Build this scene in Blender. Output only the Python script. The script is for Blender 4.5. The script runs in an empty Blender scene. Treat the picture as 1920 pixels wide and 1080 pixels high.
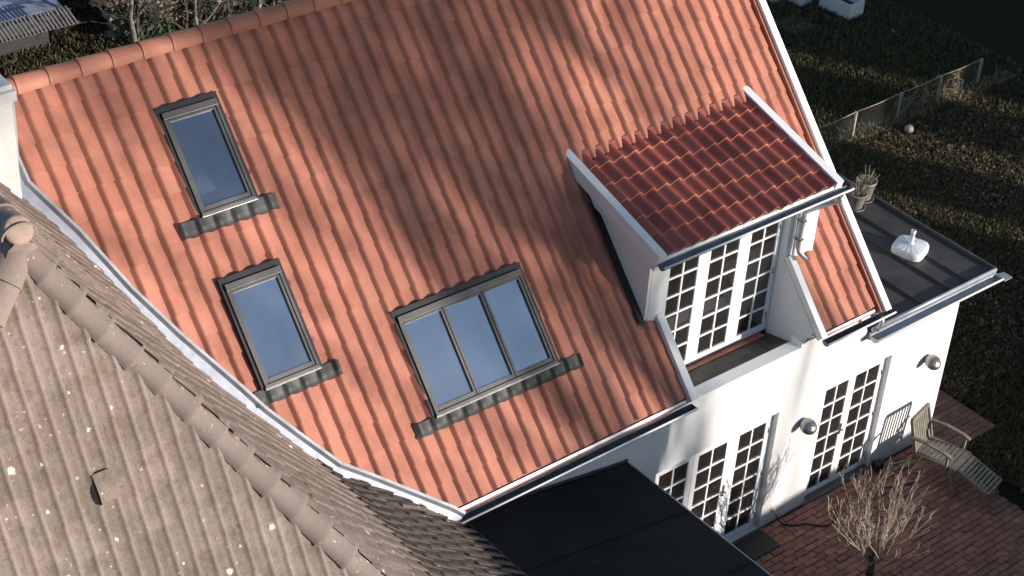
import bpy, bmesh, math, random
import numpy as np
from mathutils import Vector, Matrix, noise as mnoise

rnd = random.Random(7)
R = math.radians
scene = bpy.context.scene
COL = scene.collection

# ------------------------------------------------------------------ camera
cam_d = bpy.data.cameras.new('camera')
cam_d.sensor_width = 36.0
cam_d.lens = 3410.85 / 1920 * 36.0
cam_d.clip_end = 600
cam = bpy.data.objects.new('camera', cam_d)
COL.objects.link(cam)
yaw, pit, rol = -0.71769, -0.59576, 0.07051
Fv = Vector((-math.sin(yaw) * math.cos(pit), math.cos(yaw) * math.cos(pit), math.sin(pit)))
r0 = Vector((math.cos(yaw), math.sin(yaw), 0))
u0 = r0.cross(Fv)
Rv = math.cos(rol) * r0 + math.sin(rol) * u0
Uv = -math.sin(rol) * r0 + math.cos(rol) * u0
M = Matrix((Rv, Uv, -Fv)).transposed().to_4x4()
M.translation = Vector((-9.2763, -11.3118, 15.7149))
cam.matrix_world = M
scene.camera = cam
CAMP = M.translation.copy()

def project(P):
    d = Vector(P) - CAMP
    z = max(d.dot(Fv), .1)
    return 960 + 3410.85 * d.dot(Rv) / z, 540 - 3410.85 * d.dot(Uv) / z, z

# ------------------------------------------------------------------ sky and sun
SUN_AZ, SUN_EL = R(28.5), R(11.0)        # azimuth measured from -y towards +x
SUN = Vector((math.sin(SUN_AZ) * math.cos(SUN_EL), -math.cos(SUN_AZ) * math.cos(SUN_EL), math.sin(SUN_EL)))
world = bpy.data.worlds.new('World')
scene.world = world
world.use_nodes = True
nt = world.node_tree
bg = nt.nodes['Background']
sky = nt.nodes.new('ShaderNodeTexSky')
sky.sky_type = 'NISHITA'
sky.sun_disc = False
sky.sun_elevation = SUN_EL
sky.sun_rotation = math.atan2(SUN.x, SUN.y)
sky.air_density = 1.0
sky.dust_density = 0.4
sky.ozone_density = 1.6
nt.links.new(sky.outputs[0], bg.inputs['Color'])
bg.inputs['Strength'].default_value = 0.12
sun_d = bpy.data.lights.new('sun', 'SUN')
sun_d.energy = 4.8
sun_d.angle = R(0.53)
sun_d.color = (1.0, 0.92, 0.84)
sun = bpy.data.objects.new('sun', sun_d)
COL.objects.link(sun)
sun.rotation_euler = SUN.to_track_quat('Z', 'Y').to_euler()
scene.view_settings.view_transform = 'Standard'
scene.view_settings.look = 'None'
scene.view_settings.exposure = 0.52
scene.view_settings.gamma = 1.0
scene.view_settings.use_curve_mapping = False
scene.cycles.max_bounces = 6
scene.cycles.use_denoising = True

# ------------------------------------------------------------------ materials
def srgb(r, g, b):
    f = lambda c: (c / 255 / 12.92) if c <= 10 else ((c / 255 + .055) / 1.055) ** 2.4
    return (f(r), f(g), f(b), 1)

class NB:
    """small node-tree helper"""
    def __init__(s, name):
        s.m = bpy.data.materials.new(name); s.m.use_nodes = True
        s.t = s.m.node_tree; s.p = s.t.nodes['Principled BSDF']
    def n(s, typ, **kw):
        nd = s.t.nodes.new(typ)
        for k, v in kw.items(): setattr(nd, k, v)
        return nd
    def link(s, a, b): s.t.links.new(a, b)
    def pos(s): return s.n('ShaderNodeNewGeometry').outputs['Position']
    def noise(s, scale, detail=4, rough=.55, vec=None, stretch=None):
        nd = s.n('ShaderNodeTexNoise'); nd.inputs['Scale'].default_value = scale
        nd.inputs['Detail'].default_value = detail; nd.inputs['Roughness'].default_value = rough
        v = vec or s.pos()
        if stretch:
            mp = s.n('ShaderNodeMapping'); mp.inputs['Scale'].default_value = stretch
            s.link(v, mp.inputs['Vector']); v = mp.outputs[0]
        s.link(v, nd.inputs['Vector'])
        return nd.outputs['Fac']
    def ramp(s, fac, stops):
        nd = s.n('ShaderNodeValToRGB'); el = nd.color_ramp.elements
        while len(el) < len(stops): el.new(.5)
        for e, (p, c) in zip(el, stops):
            e.position = p; e.color = c if len(c) == 4 else (*c, 1)
        s.link(fac, nd.inputs['Fac']); return nd.outputs['Color']
    def mix(s, fac, a, b, mode='MIX'):
        nd = s.n('ShaderNodeMix', data_type='RGBA', blend_type=mode)
        for sock, v in ((nd.inputs[0], fac), (nd.inputs[6], a), (nd.inputs[7], b)):
            if hasattr(v, 'links'): s.link(v, sock)
            else: sock.default_value = v if isinstance(v, (int, float)) else (v if len(v) == 4 else (*v, 1))
        return nd.outputs[2]
    def math(s, op, a, b=0.0, clamp=False):
        nd = s.n('ShaderNodeMath', operation=op); nd.use_clamp = clamp
        for sock, v in ((nd.inputs[0], a), (nd.inputs[1], b)):
            if hasattr(v, 'links'): s.link(v, sock)
            else: sock.default_value = v
        return nd.outputs[0]
    def rand(s):
        o = s.n('ShaderNodeObjectInfo').outputs['Random']
        i = s.n('ShaderNodeNewGeometry').outputs['Random Per Island']
        return s.math('FRACT', s.math('ADD', o, i))
    def bump(s, h, strength=.3, dist=.01):
        nd = s.n('ShaderNodeBump'); nd.inputs['Strength'].default_value = strength
        nd.inputs['Distance'].default_value = dist
        s.link(h, nd.inputs['Height']); s.link(nd.outputs[0], s.p.inputs['Normal'])
    def base(s, c):
        if hasattr(c, 'links'): s.link(c, s.p.inputs['Base Color'])
        else: s.p.inputs['Base Color'].default_value = c if len(c) == 4 else (*c, 1)
    def set(s, **kw):
        for k, v in kw.items():
            k = k.replace('_', ' ')
            if hasattr(v, 'links'): s.link(v, s.p.inputs[k])
            else: s.p.inputs[k].default_value = v

def varied(name, c, var=.25, scale=6, rough=.7, metal=0, bump=.0, bscale=60, spec=.5, dark=None):
    """paint/wood/stone: colour with island/object randomness and noise wear"""
    b = NB(name)
    lo = tuple(x * (1 - var) for x in c[:3]); hi = tuple(min(1, x * (1 + var)) for x in c[:3])
    col = b.ramp(b.noise(scale, 5), [(.3, lo), (.7, hi)])
    if dark:
        col = b.mix(b.math('MULTIPLY', b.ramp(b.noise(scale * .35, 6, .65), [(.52, (0, 0, 0)), (.68, (1, 1, 1))]), .8), col, dark)
    b.base(col); b.set(Roughness=rough, Metallic=metal, Specular_IOR_Level=spec)
    if bump: b.bump(b.noise(bscale, 4), bump, .01)
    return b.m

def clay_material(name, c1, c2, c3, rough, spec=.35, coat=0):
    b = NB(name); r = b.rand()
    col = b.ramp(r, [(0, c1), (.5, c2), (1, c3)])
    stain = b.ramp(b.noise(2.2, 6, .65), [(.33, (.74, .72, .72)), (.55, (1, 1, 1)), (.8, (1.08, 1.07, 1.06))])
    col = b.mix(1.0, col, stain, 'MULTIPLY')
    fine = b.ramp(b.noise(70, 3), [(.3, (.9, .9, .9)), (.7, (1.06, 1.06, 1.06))])
    col = b.mix(1.0, col, fine, 'MULTIPLY')
    b.base(col); b.set(Roughness=rough, Specular_IOR_Level=spec, Coat_Weight=coat, Coat_Roughness=.25)
    b.bump(b.noise(120, 3), .12, .004)
    return b.m

MAT = {}
MAT['clay'] = clay_material('orange_clay_tile', (.40, .155, .104), (.43, .170, .116), (.465, .190, .131), .55)
MAT['engobe'] = clay_material('dark_engobe_tile', (.27, .070, .048), (.34, .09, .062), (.41, .115, .08), .30, .65)
MAT['clay_edge'] = clay_material('bare_sunlit_clay_edge', (.46, .21, .14), (.50, .23, .155), (.53, .25, .17), .6)  # bare clay on dormer butts; paints in the sun on main roof butts
MAT['white'] = varied('white_paint', (.80, .80, .80), .03, 3, .55)
MAT['render'] = None
b = NB('white_render')
col = b.ramp(b.noise(1.1, 6, .6), [(.3, (.74, .73, .72)), (.7, (.83, .82, .81))])
col = b.mix(b.ramp(b.noise(3.0, 6, .7, stretch=(1, 1, .15)), [(.6, (0, 0, 0)), (.85, (.35, .35, .35))]), col, (.55, .54, .52))
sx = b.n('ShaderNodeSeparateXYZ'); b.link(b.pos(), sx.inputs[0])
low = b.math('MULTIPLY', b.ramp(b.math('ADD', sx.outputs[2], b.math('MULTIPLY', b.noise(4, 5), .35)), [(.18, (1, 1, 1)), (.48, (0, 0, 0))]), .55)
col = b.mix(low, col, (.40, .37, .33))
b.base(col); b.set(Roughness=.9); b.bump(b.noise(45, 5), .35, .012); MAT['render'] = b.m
MAT['zinc'] = varied('zinc', (.40, .41, .43), .25, 5, .5, .6)
MAT['zinc_dark'] = varied('weathered_zinc', (.075, .073, .075), .4, 6, .7, .2)
MAT['zinc_mid'] = varied('blue_grey_zinc', (.16, .17, .20), .25, 6, .55, .3)
MAT['gap_shade'] = varied('dark_gap_shade', (.022, .017, .013), .4, 20, .95)  # near-black colour paints the shade in the open tile gaps
MAT['lead'] = varied('lead_apron', (.055, .056, .055), .45, 5, .6, .3, .3, 40)
MAT['alu'] = varied('grey_aluminium', (.115, .11, .105), .12, 6, .42, .55)
MAT['alu_dark'] = varied('dark_flashing', (.022, .022, .024), .3, 8, .5, .3)
MAT['felt'] = varied('black_roofing_felt', (.013, .0135, .015), .35, 2.5, .8, 0, .4, 90, .25)
MAT['felt_floor'] = varied('terrace_felt', (.11, .10, .083), .3, 2.5, .75, 0, .4, 90, .3, (.02, .02, .02))
MAT['anthracite'] = varied('anthracite_seam_metal', (.074, .066, .062), .3, 2.0, .55, .25, 0, 60, .4, (.03, .028, .027))
MAT['flash_white'] = varied('pale_valley_zinc', (.40, .415, .47), .14, 7, .42, .35, .2, 15)
MAT['wood_grey'] = varied('weathered_teak', (.18, .16, .125), .3, 12, .8, 0, .3, 60)
MAT['bark'] = varied('bark', (.13, .10, .075), .4, 14, .9, 0, .5, 40)
MAT['twig'] = varied('pale_twig', (.40, .33, .25), .4, 14, .8)
MAT['dark_twig'] = varied('dark_twig', (.07, .055, .042), .4, 14, .9)
MAT['bark_grey'] = varied('grey_bark', (.16, .145, .125), .4, 10, .9, 0, .5, 40)
MAT['soil'] = varied('bare_soil', (.060, .042, .031), .4, 5, .95, 0, .6, 30)
MAT['plastic_white'] = varied('white_plastic', (.72, .73, .76), .04, 4, .45)
MAT['pale_ball'] = varied('scuffed_ball', (.36, .32, .27), .2, 9, .6)
MAT['planter'] = varied('white_planter_board', (.55, .56, .60), .06, 4, .6)
MAT['pot'] = varied('stone_grey_pot', (.17, .16, .145), .3, 9, .75)
MAT['black'] = varied('black_rubber', (.012, .012, .012), .2, 8, .7)
MAT['steel'] = varied('brushed_steel', (.30, .285, .27), .2, 15, .36, .9)
MAT['slab'] = varied('grey_slab', (.11, .105, .105), .25, 4, .85)
MAT['post'] = varied('pale_fence_post', (.30, .27, .22), .25, 12, .8)
MAT['wire'] = varied('fence_wire', (.10, .095, .085), .2, 10, .6, .4)
MAT['hedge'] = varied('evergreen_needles', (.035, .055, .022), .5, 8, .8)
MAT['pale_roof'] = varied('pale_sheet_roof', (.20, .22, .30), .12, 1.5, .6)
MAT['slat'] = varied('grey_slats', (.16, .15, .15), .3, 9, .8)
MAT['dark_board'] = varied('dark_boarding', (.025, .023, .022), .3, 5, .8)
MAT['flat_stone'] = None
b = NB('flat_stone')
b.base(b.ramp(b.rand(), [(0, (.10, .075, .055)), (.5, (.18, .14, .10)), (1, (.30, .24, .18))])); b.set(Roughness=.9)
b.bump(b.noise(30, 5), .5, .02); MAT['flat_stone'] = b.m
MAT['reveal'] = MAT['white']
# bricks of the patio
b = NB('patio_brick')
col = b.ramp(b.rand(), [(0, (.17, .078, .058)), (.3, (.23, .096, .070)), (.6, (.26, .115, .082)), (.85, (.30, .130, .092)), (1, (.20, .112, .085))])
col = b.mix(b.ramp(b.noise(5, 6, .65), [(.40, (0, 0, 0)), (.70, (.8, .8, .8))]), col, (.11, .068, .048))
b.base(col); b.set(Roughness=.9); b.bump(b.noise(60, 4), .4, .01); MAT['brick'] = b.m
# brown concrete tiles with lichen; the crests of the rolls are paler
def spots(b, scale, rmin, rmax, keep, thick=.2):
    v = b.n('ShaderNodeTexVoronoi'); v.inputs['Scale'].default_value = scale; v.inputs['Randomness'].default_value = 1
    w = b.n('ShaderNodeVectorMath', operation='ADD')
    nz = b.n('ShaderNodeTexNoise'); nz.inputs['Scale'].default_value = 45; b.link(b.pos(), nz.inputs['Vector'])
    sc = b.n('ShaderNodeVectorMath', operation='SCALE'); sc.inputs['Scale'].default_value = .045
    b.link(nz.outputs['Color'], sc.inputs[0]); b.link(b.pos(), w.inputs[0]); b.link(sc.outputs[0], w.inputs[1])
    b.link(w.outputs[0], v.inputs['Vector'])
    sep = b.n('ShaderNodeSeparateColor'); b.link(v.outputs['Color'], sep.inputs[0])
    rad = b.math('ADD', b.math('MULTIPLY', b.math('POWER', sep.outputs[0], 2.5), rmax - rmin), rmin)
    kept = b.math('GREATER_THAN', sep.outputs[1], 1 - keep)
    rad = b.math('MULTIPLY', rad, kept)
    d = b.math('SUBTRACT', rad, v.outputs['Distance'])
    return b.math('MULTIPLY', d, 1 / thick, True)

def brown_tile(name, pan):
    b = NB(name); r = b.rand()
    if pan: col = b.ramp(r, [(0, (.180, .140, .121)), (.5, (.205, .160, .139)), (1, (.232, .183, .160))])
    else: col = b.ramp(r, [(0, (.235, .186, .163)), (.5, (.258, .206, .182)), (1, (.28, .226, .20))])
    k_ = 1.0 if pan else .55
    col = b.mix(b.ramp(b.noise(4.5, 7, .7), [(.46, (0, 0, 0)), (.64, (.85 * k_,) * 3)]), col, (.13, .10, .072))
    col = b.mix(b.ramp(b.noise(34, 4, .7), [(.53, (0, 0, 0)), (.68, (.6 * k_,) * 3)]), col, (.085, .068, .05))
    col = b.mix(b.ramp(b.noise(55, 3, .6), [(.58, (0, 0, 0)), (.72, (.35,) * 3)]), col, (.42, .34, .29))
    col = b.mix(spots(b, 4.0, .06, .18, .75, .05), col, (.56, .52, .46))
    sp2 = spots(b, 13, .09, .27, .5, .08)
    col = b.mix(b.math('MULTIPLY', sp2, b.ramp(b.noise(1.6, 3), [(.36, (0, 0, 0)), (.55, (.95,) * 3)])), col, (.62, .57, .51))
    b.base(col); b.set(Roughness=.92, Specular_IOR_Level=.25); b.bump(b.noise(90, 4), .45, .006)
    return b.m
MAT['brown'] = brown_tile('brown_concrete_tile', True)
MAT['brown_crest'] = brown_tile('pale_brown_concrete_tile', False)
MAT['brown_dark'] = MAT['brown']
# ridge and hip caps of the brown roof are paler concrete
b2 = NB('pale_hip_tile')
col = b2.ramp(b2.rand(), [(0, (.225, .175, .152)), (1, (.265, .212, .187))])
col = b2.mix(b2.ramp(b2.noise(30, 4, .7), [(.52, (0, 0, 0)), (.7, (.5, .5, .5))]), col, (.16, .12, .10))
sp = spots(b2, 18, .08, .26, .62, .06)
col = b2.mix(b2.math('MULTIPLY', sp, b2.ramp(b2.noise(2.2, 3), [(.42, (0, 0, 0)), (.58, (1, 1, 1))])), col, (.66, .60, .55))
b2.base(col); b2.set(Roughness=.92, Specular_IOR_Level=.25); b2.bump(b2.noise(90, 4), .4, .006)
MAT['hip'] = b2.m
MAT['cap'] = varied('salmon_cap_clay', (.34, .24, .195), .15, 12, .85, 0, .3, 60)
# window glass of the roof windows: strong sky reflection over a dim room
def glass(name, tint, refl, transp, rough=.015, gcol=(.9, .95, 1, 1), dust=.10):
    b = NB(name); out = b.t.nodes['Material Output']
    b.base(tint); b.set(Roughness=.3, Specular_IOR_Level=.2)
    g = b.n('ShaderNodeBsdfGlossy'); g.inputs['Roughness'].default_value = rough; g.inputs['Color'].default_value = gcol
    tr = b.n('ShaderNodeBsdfTransparent'); tr.inputs['Color'].default_value = (.75, .8, .85, 1)
    m1 = b.n('ShaderNodeMixShader'); m1.inputs[0].default_value = transp
    b.link(b.p.outputs[0], m1.inputs[1]); b.link(tr.outputs[0], m1.inputs[2])
    lw = b.n('ShaderNodeLayerWeight'); lw.inputs['Blend'].default_value = .25
    f = b.math('ADD', b.math('MULTIPLY', lw.outputs['Fresnel'], 1.0), refl, True)
    f = b.math('MULTIPLY', f, b.ramp(b.noise(.9, 3), [(.35, (.82, .82, .82)), (.65, (1.1, 1.1, 1.1))]))
    nz = b.noise(1.1, 2); bp = b.n('ShaderNodeBump'); bp.inputs['Strength'].default_value = .06; bp.inputs['Distance'].default_value = .05
    b.link(nz, bp.inputs['Height']); b.link(bp.outputs[0], g.inputs['Normal'])
    m2 = b.n('ShaderNodeMixShader'); b.link(f, m2.inputs[0]); b.link(m1.outputs[0], m2.inputs[1]); b.link(g.outputs[0], m2.inputs[2])
    df = b.n('ShaderNodeBsdfDiffuse'); df.inputs['Color'].default_value = (.30, .31, .34, 1)
    m3 = b.n('ShaderNodeMixShader'); b.link(m2.outputs[0], m3.inputs[1]); b.link(df.outputs[0], m3.inputs[2])
    b.link(b.math('MULTIPLY', b.ramp(b.noise(2.3, 5, .65, stretch=(1, .5, .5)), [(.35, (.3, .3, .3)), (.7, (1, 1, 1))]), dust), m3.inputs[0])
    b.link(m3.outputs[0], out.inputs['Surface']); return b.m
MAT['sky_glass'] = glass('roof_window_glass', (.02, .03, .05), .47, .62, .015, (.80, .89, 1, 1), .18)
MAT['clear_sky_glass'] = glass('clear_roof_window_glass', (.02, .03, .05), .20, .8, .015, (.78, .86, 1, 1), .10)
MAT['door_glass'] = glass('door_pane_glass', (.020, .014, .011), .03, .35, dust=.03)
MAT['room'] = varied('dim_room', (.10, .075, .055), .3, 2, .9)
MAT['cloth_white'] = varied('white_bedding', (.75, .76, .78), .05, 4, .9)
MAT['cloth_pink'] = varied('pink_cloth', (.75, .10, .38), .1, 4, .9)
# ground
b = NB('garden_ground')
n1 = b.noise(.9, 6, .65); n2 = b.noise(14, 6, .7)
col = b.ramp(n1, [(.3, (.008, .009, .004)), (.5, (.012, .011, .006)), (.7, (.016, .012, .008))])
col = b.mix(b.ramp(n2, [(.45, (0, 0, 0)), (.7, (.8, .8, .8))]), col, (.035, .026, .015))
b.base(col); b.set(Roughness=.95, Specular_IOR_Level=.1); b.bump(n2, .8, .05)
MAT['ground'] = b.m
b = NB('dry_leaf')
b.base(b.ramp(b.rand(), [(0, (.018, .011, .007)), (.4, (.042, .026, .015)), (.75, (.075, .047, .027)), (.93, (.12, .08, .05)), (1, (.24, .18, .13))])); b.set(Roughness=.8)
MAT['leaf'] = b.m
b = NB('winter_grass')
b.base(b.ramp(b.rand(), [(0, (.030, .029, .009)), (.5, (.068, .060, .019)), (.85, (.115, .094, .036)), (1, (.19, .15, .07))])); b.set(Roughness=.8)
MAT['grass'] = b.m
b = NB('bright_dry_leaf')
b.base(b.ramp(b.rand(), [(0, (.06, .036, .02)), (.4, (.17, .10, .055)), (.75, (.27, .165, .095)), (1, (.38, .27, .17))])); b.set(Roughness=.85)
MAT['leaf_dry'] = b.m
MAT['straw'] = varied('dry_straw', (.30, .24, .15), .35, 10, .9)

# ------------------------------------------------------------------ mesh helpers
class MB:
    def __init__(s): s.v = []; s.f = []; s.mi = []; s.sm = []
    def add(s, verts, faces, mi=0, smooth=False):
        o = len(s.v); s.v += [tuple(x) for x in verts]
        for f in faces: s.f.append(tuple(i + o for i in f)); s.mi.append(mi); s.sm.append(smooth)
        return s
    def box(s, lo, hi, mat=None, mi=0):
        x0, y0, z0 = lo; x1, y1, z1 = hi
        vs = [(x0, y0, z0), (x1, y0, z0), (x1, y1, z0), (x0, y1, z0), (x0, y0, z1), (x1, y0, z1), (x1, y1, z1), (x0, y1, z1)]
        if mat: vs = [mat(Vector(v)) for v in vs]
        return s.add(vs, [(0, 3, 2, 1), (4, 5, 6, 7), (0, 1, 5, 4), (1, 2, 6, 5), (2, 3, 7, 6), (3, 0, 4, 7)], mi)
    def bar(s, a, b, w, h, up=(0, 0, 1), mi=0):
        """rectangular bar from a to b, w across, h along up"""
        a, b = Vector(a), Vector(b); d = (b - a).normalized(); up = Vector(up)
        sd = d.cross(up).normalized(); up = sd.cross(d)
        vs = []
        for p in (a, b):
            for i, j in ((-1, -1), (1, -1), (1, 1), (-1, 1)): vs.append(p + sd * (w / 2 * i) + up * (h / 2 * j))
        return s.add(vs, [(0, 1, 2, 3), (7, 6, 5, 4), (0, 4, 5, 1), (1, 5, 6, 2), (2, 6, 7, 3), (3, 7, 4, 0)], mi)
    def prism(s, poly, ext, mi=0):
        """planar polygon extruded along vector ext"""
        n = len(poly); e = Vector(ext); P = [Vector(p) for p in poly]
        vs = P + [p + e for p in P]
        fs = [tuple(range(n)), tuple(range(2 * n - 1, n - 1, -1))]
        for i in range(n): j = (i + 1) % n; fs.append((i, i + n, j + n, j))
        return s.add(vs, fs, mi)
    def tube(s, pts, r, n=8, mi=0, cap=True, smooth=True):
        pts = [Vector(p) for p in pts]; k = len(pts)
        rs = r if isinstance(r, (list, tuple)) else [r] * k
        vs = []; ref = None
        for i, p in enumerate(pts):
            d = (pts[min(i + 1, k - 1)] - pts[max(i - 1, 0)])
            d = d.normalized() if d.length > 1e-9 else Vector((0, 0, 1))
            if ref is None: ref = Vector((0, 0, 1)) if abs(d.z) < .9 else Vector((1, 0, 0))
            a = d.cross(ref)
            if a.length < 1e-6: a = d.orthogonal()
            a.normalize(); b_ = a.cross(d); ref = b_
            for j in range(n):
                t = 2 * math.pi * j / n; vs.append(p + a * (rs[i] * math.cos(t)) + b_ * (rs[i] * math.sin(t)))
        fs = []
        for i in range(k - 1):
            for j in range(n):
                q = (j + 1) % n; fs.append((i * n + j, i * n + q, (i + 1) * n + q, (i + 1) * n + j))
        s.add(vs, fs, mi, smooth)
        if cap:
            o = len(s.v) - len(vs)
            s.f.append(tuple(o + j for j in range(n - 1, -1, -1))); s.mi.append(mi); s.sm.append(False)
            s.f.append(tuple(o + (k - 1) * n + j for j in range(n))); s.mi.append(mi); s.sm.append(False)
        return s
    def lathe(s, prof, n=24, c=(0, 0, 0), axis=None, mi=0, smooth=True):
        c = Vector(c); q = Vector((0, 0, 1)).rotation_difference(Vector(axis).normalized()) if axis else None
        vs = []
        for r_, z in prof:
            for j in range(n):
                t = 2 * math.pi * j / n; v = Vector((r_ * math.cos(t), r_ * math.sin(t), z))
                if q: v = q @ v
                vs.append(v + c)
        fs = []
        for i in range(len(prof) - 1):
            for j in range(n):
                k = (j + 1) % n; fs.append((i * n + j, i * n + k, (i + 1) * n + k, (i + 1) * n + j))
        return s.add(vs, fs, mi, smooth)
    def mesh(s, name, mats):
        me = bpy.data.meshes.new(name)
        me.from_pydata(s.v, [], s.f)
        for m in (mats if isinstance(mats, (list, tuple)) else [mats]): me.materials.append(MAT[m] if isinstance(m, str) else m)
        if any(s.mi): me.polygons.foreach_set('material_index', s.mi)
        me.polygons.foreach_set('use_smooth', s.sm)
        me.update(); return me
    def build(s, name, mats, parent=None, kind=None, bevel=0):
        me = s.mesh(name, mats)
        return link(name, me, parent, kind, bevel)

def link(name, me, parent=None, kind=None, bevel=0):
    o = bpy.data.objects.new(name, me); COL.objects.link(o)
    if parent is not None: o.parent = parent; o.matrix_parent_inverse = Matrix.Translation(-parent_loc(parent))
    if kind: o['kind'] = kind
    if bevel:
        md = o.modifiers.new('bevel', 'BEVEL'); md.width = bevel; md.segments = 2; md.limit_method = 'ANGLE'
    return o

def parent_loc(p):
    v = Vector((0, 0, 0))
    while p is not None: v += p.location; p = p.parent
    return v

def tag(o, label, cat, group=None):
    o['label'] = label; o['category'] = cat
    if group: o['group'] = group
    return o

def thing(name, label, cat, loc=(0, 0, 0), group=None):
    o = bpy.data.objects.new(name, None); COL.objects.link(o); o.location = loc; o.empty_display_size = .2
    return tag(o, label, cat, group)

def clip_mb(mb, co, no, keep_positive=True):
    """cut a MB by a plane, keeping one side"""
    bm = bmesh.new(); vs = [bm.verts.new(v) for v in mb.v]
    for f, mi, sm in zip(mb.f, mb.mi, mb.sm):
        try:
            fc = bm.faces.new([vs[i] for i in f]); fc.material_index = mi; fc.smooth = sm
        except ValueError: pass
    bmesh.ops.bisect_plane(bm, geom=bm.verts[:] + bm.edges[:] + bm.faces[:], plane_co=co, plane_no=no,
                           clear_inner=keep_positive, clear_outer=not keep_positive)
    out = MB(); idx = {}
    for v in bm.verts: idx[v] = len(out.v); out.v.append(tuple(v.co))
    for f in bm.faces: out.f.append(tuple(idx[v] for v in f.verts)); out.mi.append(f.material_index); out.sm.append(f.smooth)
    bm.free(); return out

def merge(mbs):
    o = MB()
    for m in mbs:
        k = len(o.v); o.v += m.v; o.f += [tuple(i + k for i in f) for f in m.f]; o.mi += m.mi; o.sm += m.sm
    return o

# ------------------------------------------------------------------ the main roof's frame
YE, ZE, RP = -.17996, 3.0484, .83282
CP, SP = math.cos(RP), math.sin(RP)
def roof(x, t, h=0.0): return Vector((x, YE + t * CP - h * SP, ZE + t * SP + h * CP))
def roof_m(v): return roof(v[0], v[1], v[2])
RN = Vector((0, -SP, CP))
TW, TG = .2035, .29                     # tile cover width and gauge
X0, T0 = -2.622 - 3.09 * TW, .058          # grid phases

def sst(a, b, x):
    x = min(1, max(0, (x - a) / (b - a))); return x * x * (3 - 2 * x)
def wing(u):
    """wing-tile cross section: shallow pan rising to a crest on the right, then a steep flank"""
    return sst(.22, .84, u) ** 1.25 - sst(.86, 1.0, u)

def wing_left(u):
    """main roof tile: steep left flank, crest, long gentle fall to the right"""
    return sst(-.02, .22, u) - sst(.23, .86, u) ** .9

def wing_dormer(u):
    """dormer tile: long rise to the right, crest, broad right flank"""
    return sst(.06, .66, u) - sst(.66, 1.0, u)

def tile_mb(x, t, w=TW, g=TG, amp=.043, tilt=.019, thick=.017, nu=12, jit=1.0, prof=wing, over=.05, frame=roof, edge_mi=0, rolls=1, crest_mi=None):
    """one tile in frame coordinates, lower edge at t; over = overlap beneath the course above"""
    mb = MB(); dx = rnd.gauss(0, .0015) * jit; dt = rnd.gauss(0, .0055) * jit; dh = rnd.gauss(0, .0018) * jit
    rot = rnd.gauss(0, .005) * jit
    top = []; bot = []; low = []
    for i in range(nu + 1):
        u = i / nu; uu = (u * rolls) % 1.0 if i < nu else 1.0
        h = amp * prof(uu)
        xx = x + u * (w + .006) + dx; te = t + dt
        top.append(frame(xx - rot * .3, te + g + over, h - .022 + dh))
        bot.append(frame(xx, te, h - .022 + tilt + dh))
        low.append(frame(xx, te + .002, h - .022 + tilt - thick + dh))
    n = nu + 1
    fs = [(i, i + 1, n + i + 1, n + i) for i in range(nu)]
    k0 = len(mb.f)
    mb.add(bot + top, fs, 0, True)
    if crest_mi is not None:
        for i in range(nu):
            if prof((i + .5) / nu * rolls % 1.0) > .38: mb.mi[k0 + i] = crest_mi
    mb.add(low + bot, fs, edge_mi)
    # right flank edge
    mb.add([bot[-1], low[-1], top[-1]], [(0, 1, 2)], edge_mi)
    mb.add([bot[0], top[0], low[0]], [(0, 1, 2)], edge_mi)
    return mb

def visible(P, m=30):
    u, v, z = project(P); return -m < u < 1920 + m and -m < v < 1080 + m

# ------------------------------------------------------------------ ground and setting
def sheet(name, x0, x1, y0, y1, z, mat, n=1):
    mb = MB(); xs = np.linspace(x0, x1, n + 1); ys = np.linspace(y0, y1, n + 1)
    mb.add([(x, y, z) for y in ys for x in xs], [(j * (n + 1) + i, j * (n + 1) + i + 1, (j + 1) * (n + 1) + i + 1, (j + 1) * (n + 1) + i) for j in range(n) for i in range(n)])
    return mb.build(name, mat, None, 'structure')
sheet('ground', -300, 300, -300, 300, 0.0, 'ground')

# patio of bricks
patio = MB().box((3.0, -5.0, -.05), (8.32, -.02, .012)).build('patio', 'soil', None, 'structure')
path = MB().box((8.36, -.46, -.05), (9.50, .98, .012)).build('path', 'soil', None, 'structure')
BL, BW = .200, .095
def brick_mb(x, y, dx, dy, z):
    mb = MB(); g = .003; a, b_ = rnd.gauss(0, .003), rnd.gauss(0, .003); dz = rnd.gauss(0, .004)
    x0, x1, y0, y1 = x + g, x + dx - g, y + g, y + dy - g
    e = .006
    vs = [(x0, y0, z - .03), (x1, y0, z - .03), (x1, y1, z - .03), (x0, y1, z - .03),
          (x0, y0, z + .02), (x1, y0, z + .02), (x1, y1, z + .02), (x0, y1, z + .02),
          (x0 + e, y0 + e, z + .026 + dz + a), (x1 - e, y0 + e, z + .026 + dz + b_), (x1 - e, y1 - e, z + .026 + dz - a), (x0 + e, y1 - e, z + .026 + dz - b_)]
    fs = [(8, 9, 10, 11)]
    for o in (0, 4):
        for i in range(4): j = (i + 1) % 4; fs.append((o + i, o + j, o + 4 + j, o + 4 + i))
    return mb.add(vs, fs)
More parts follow.
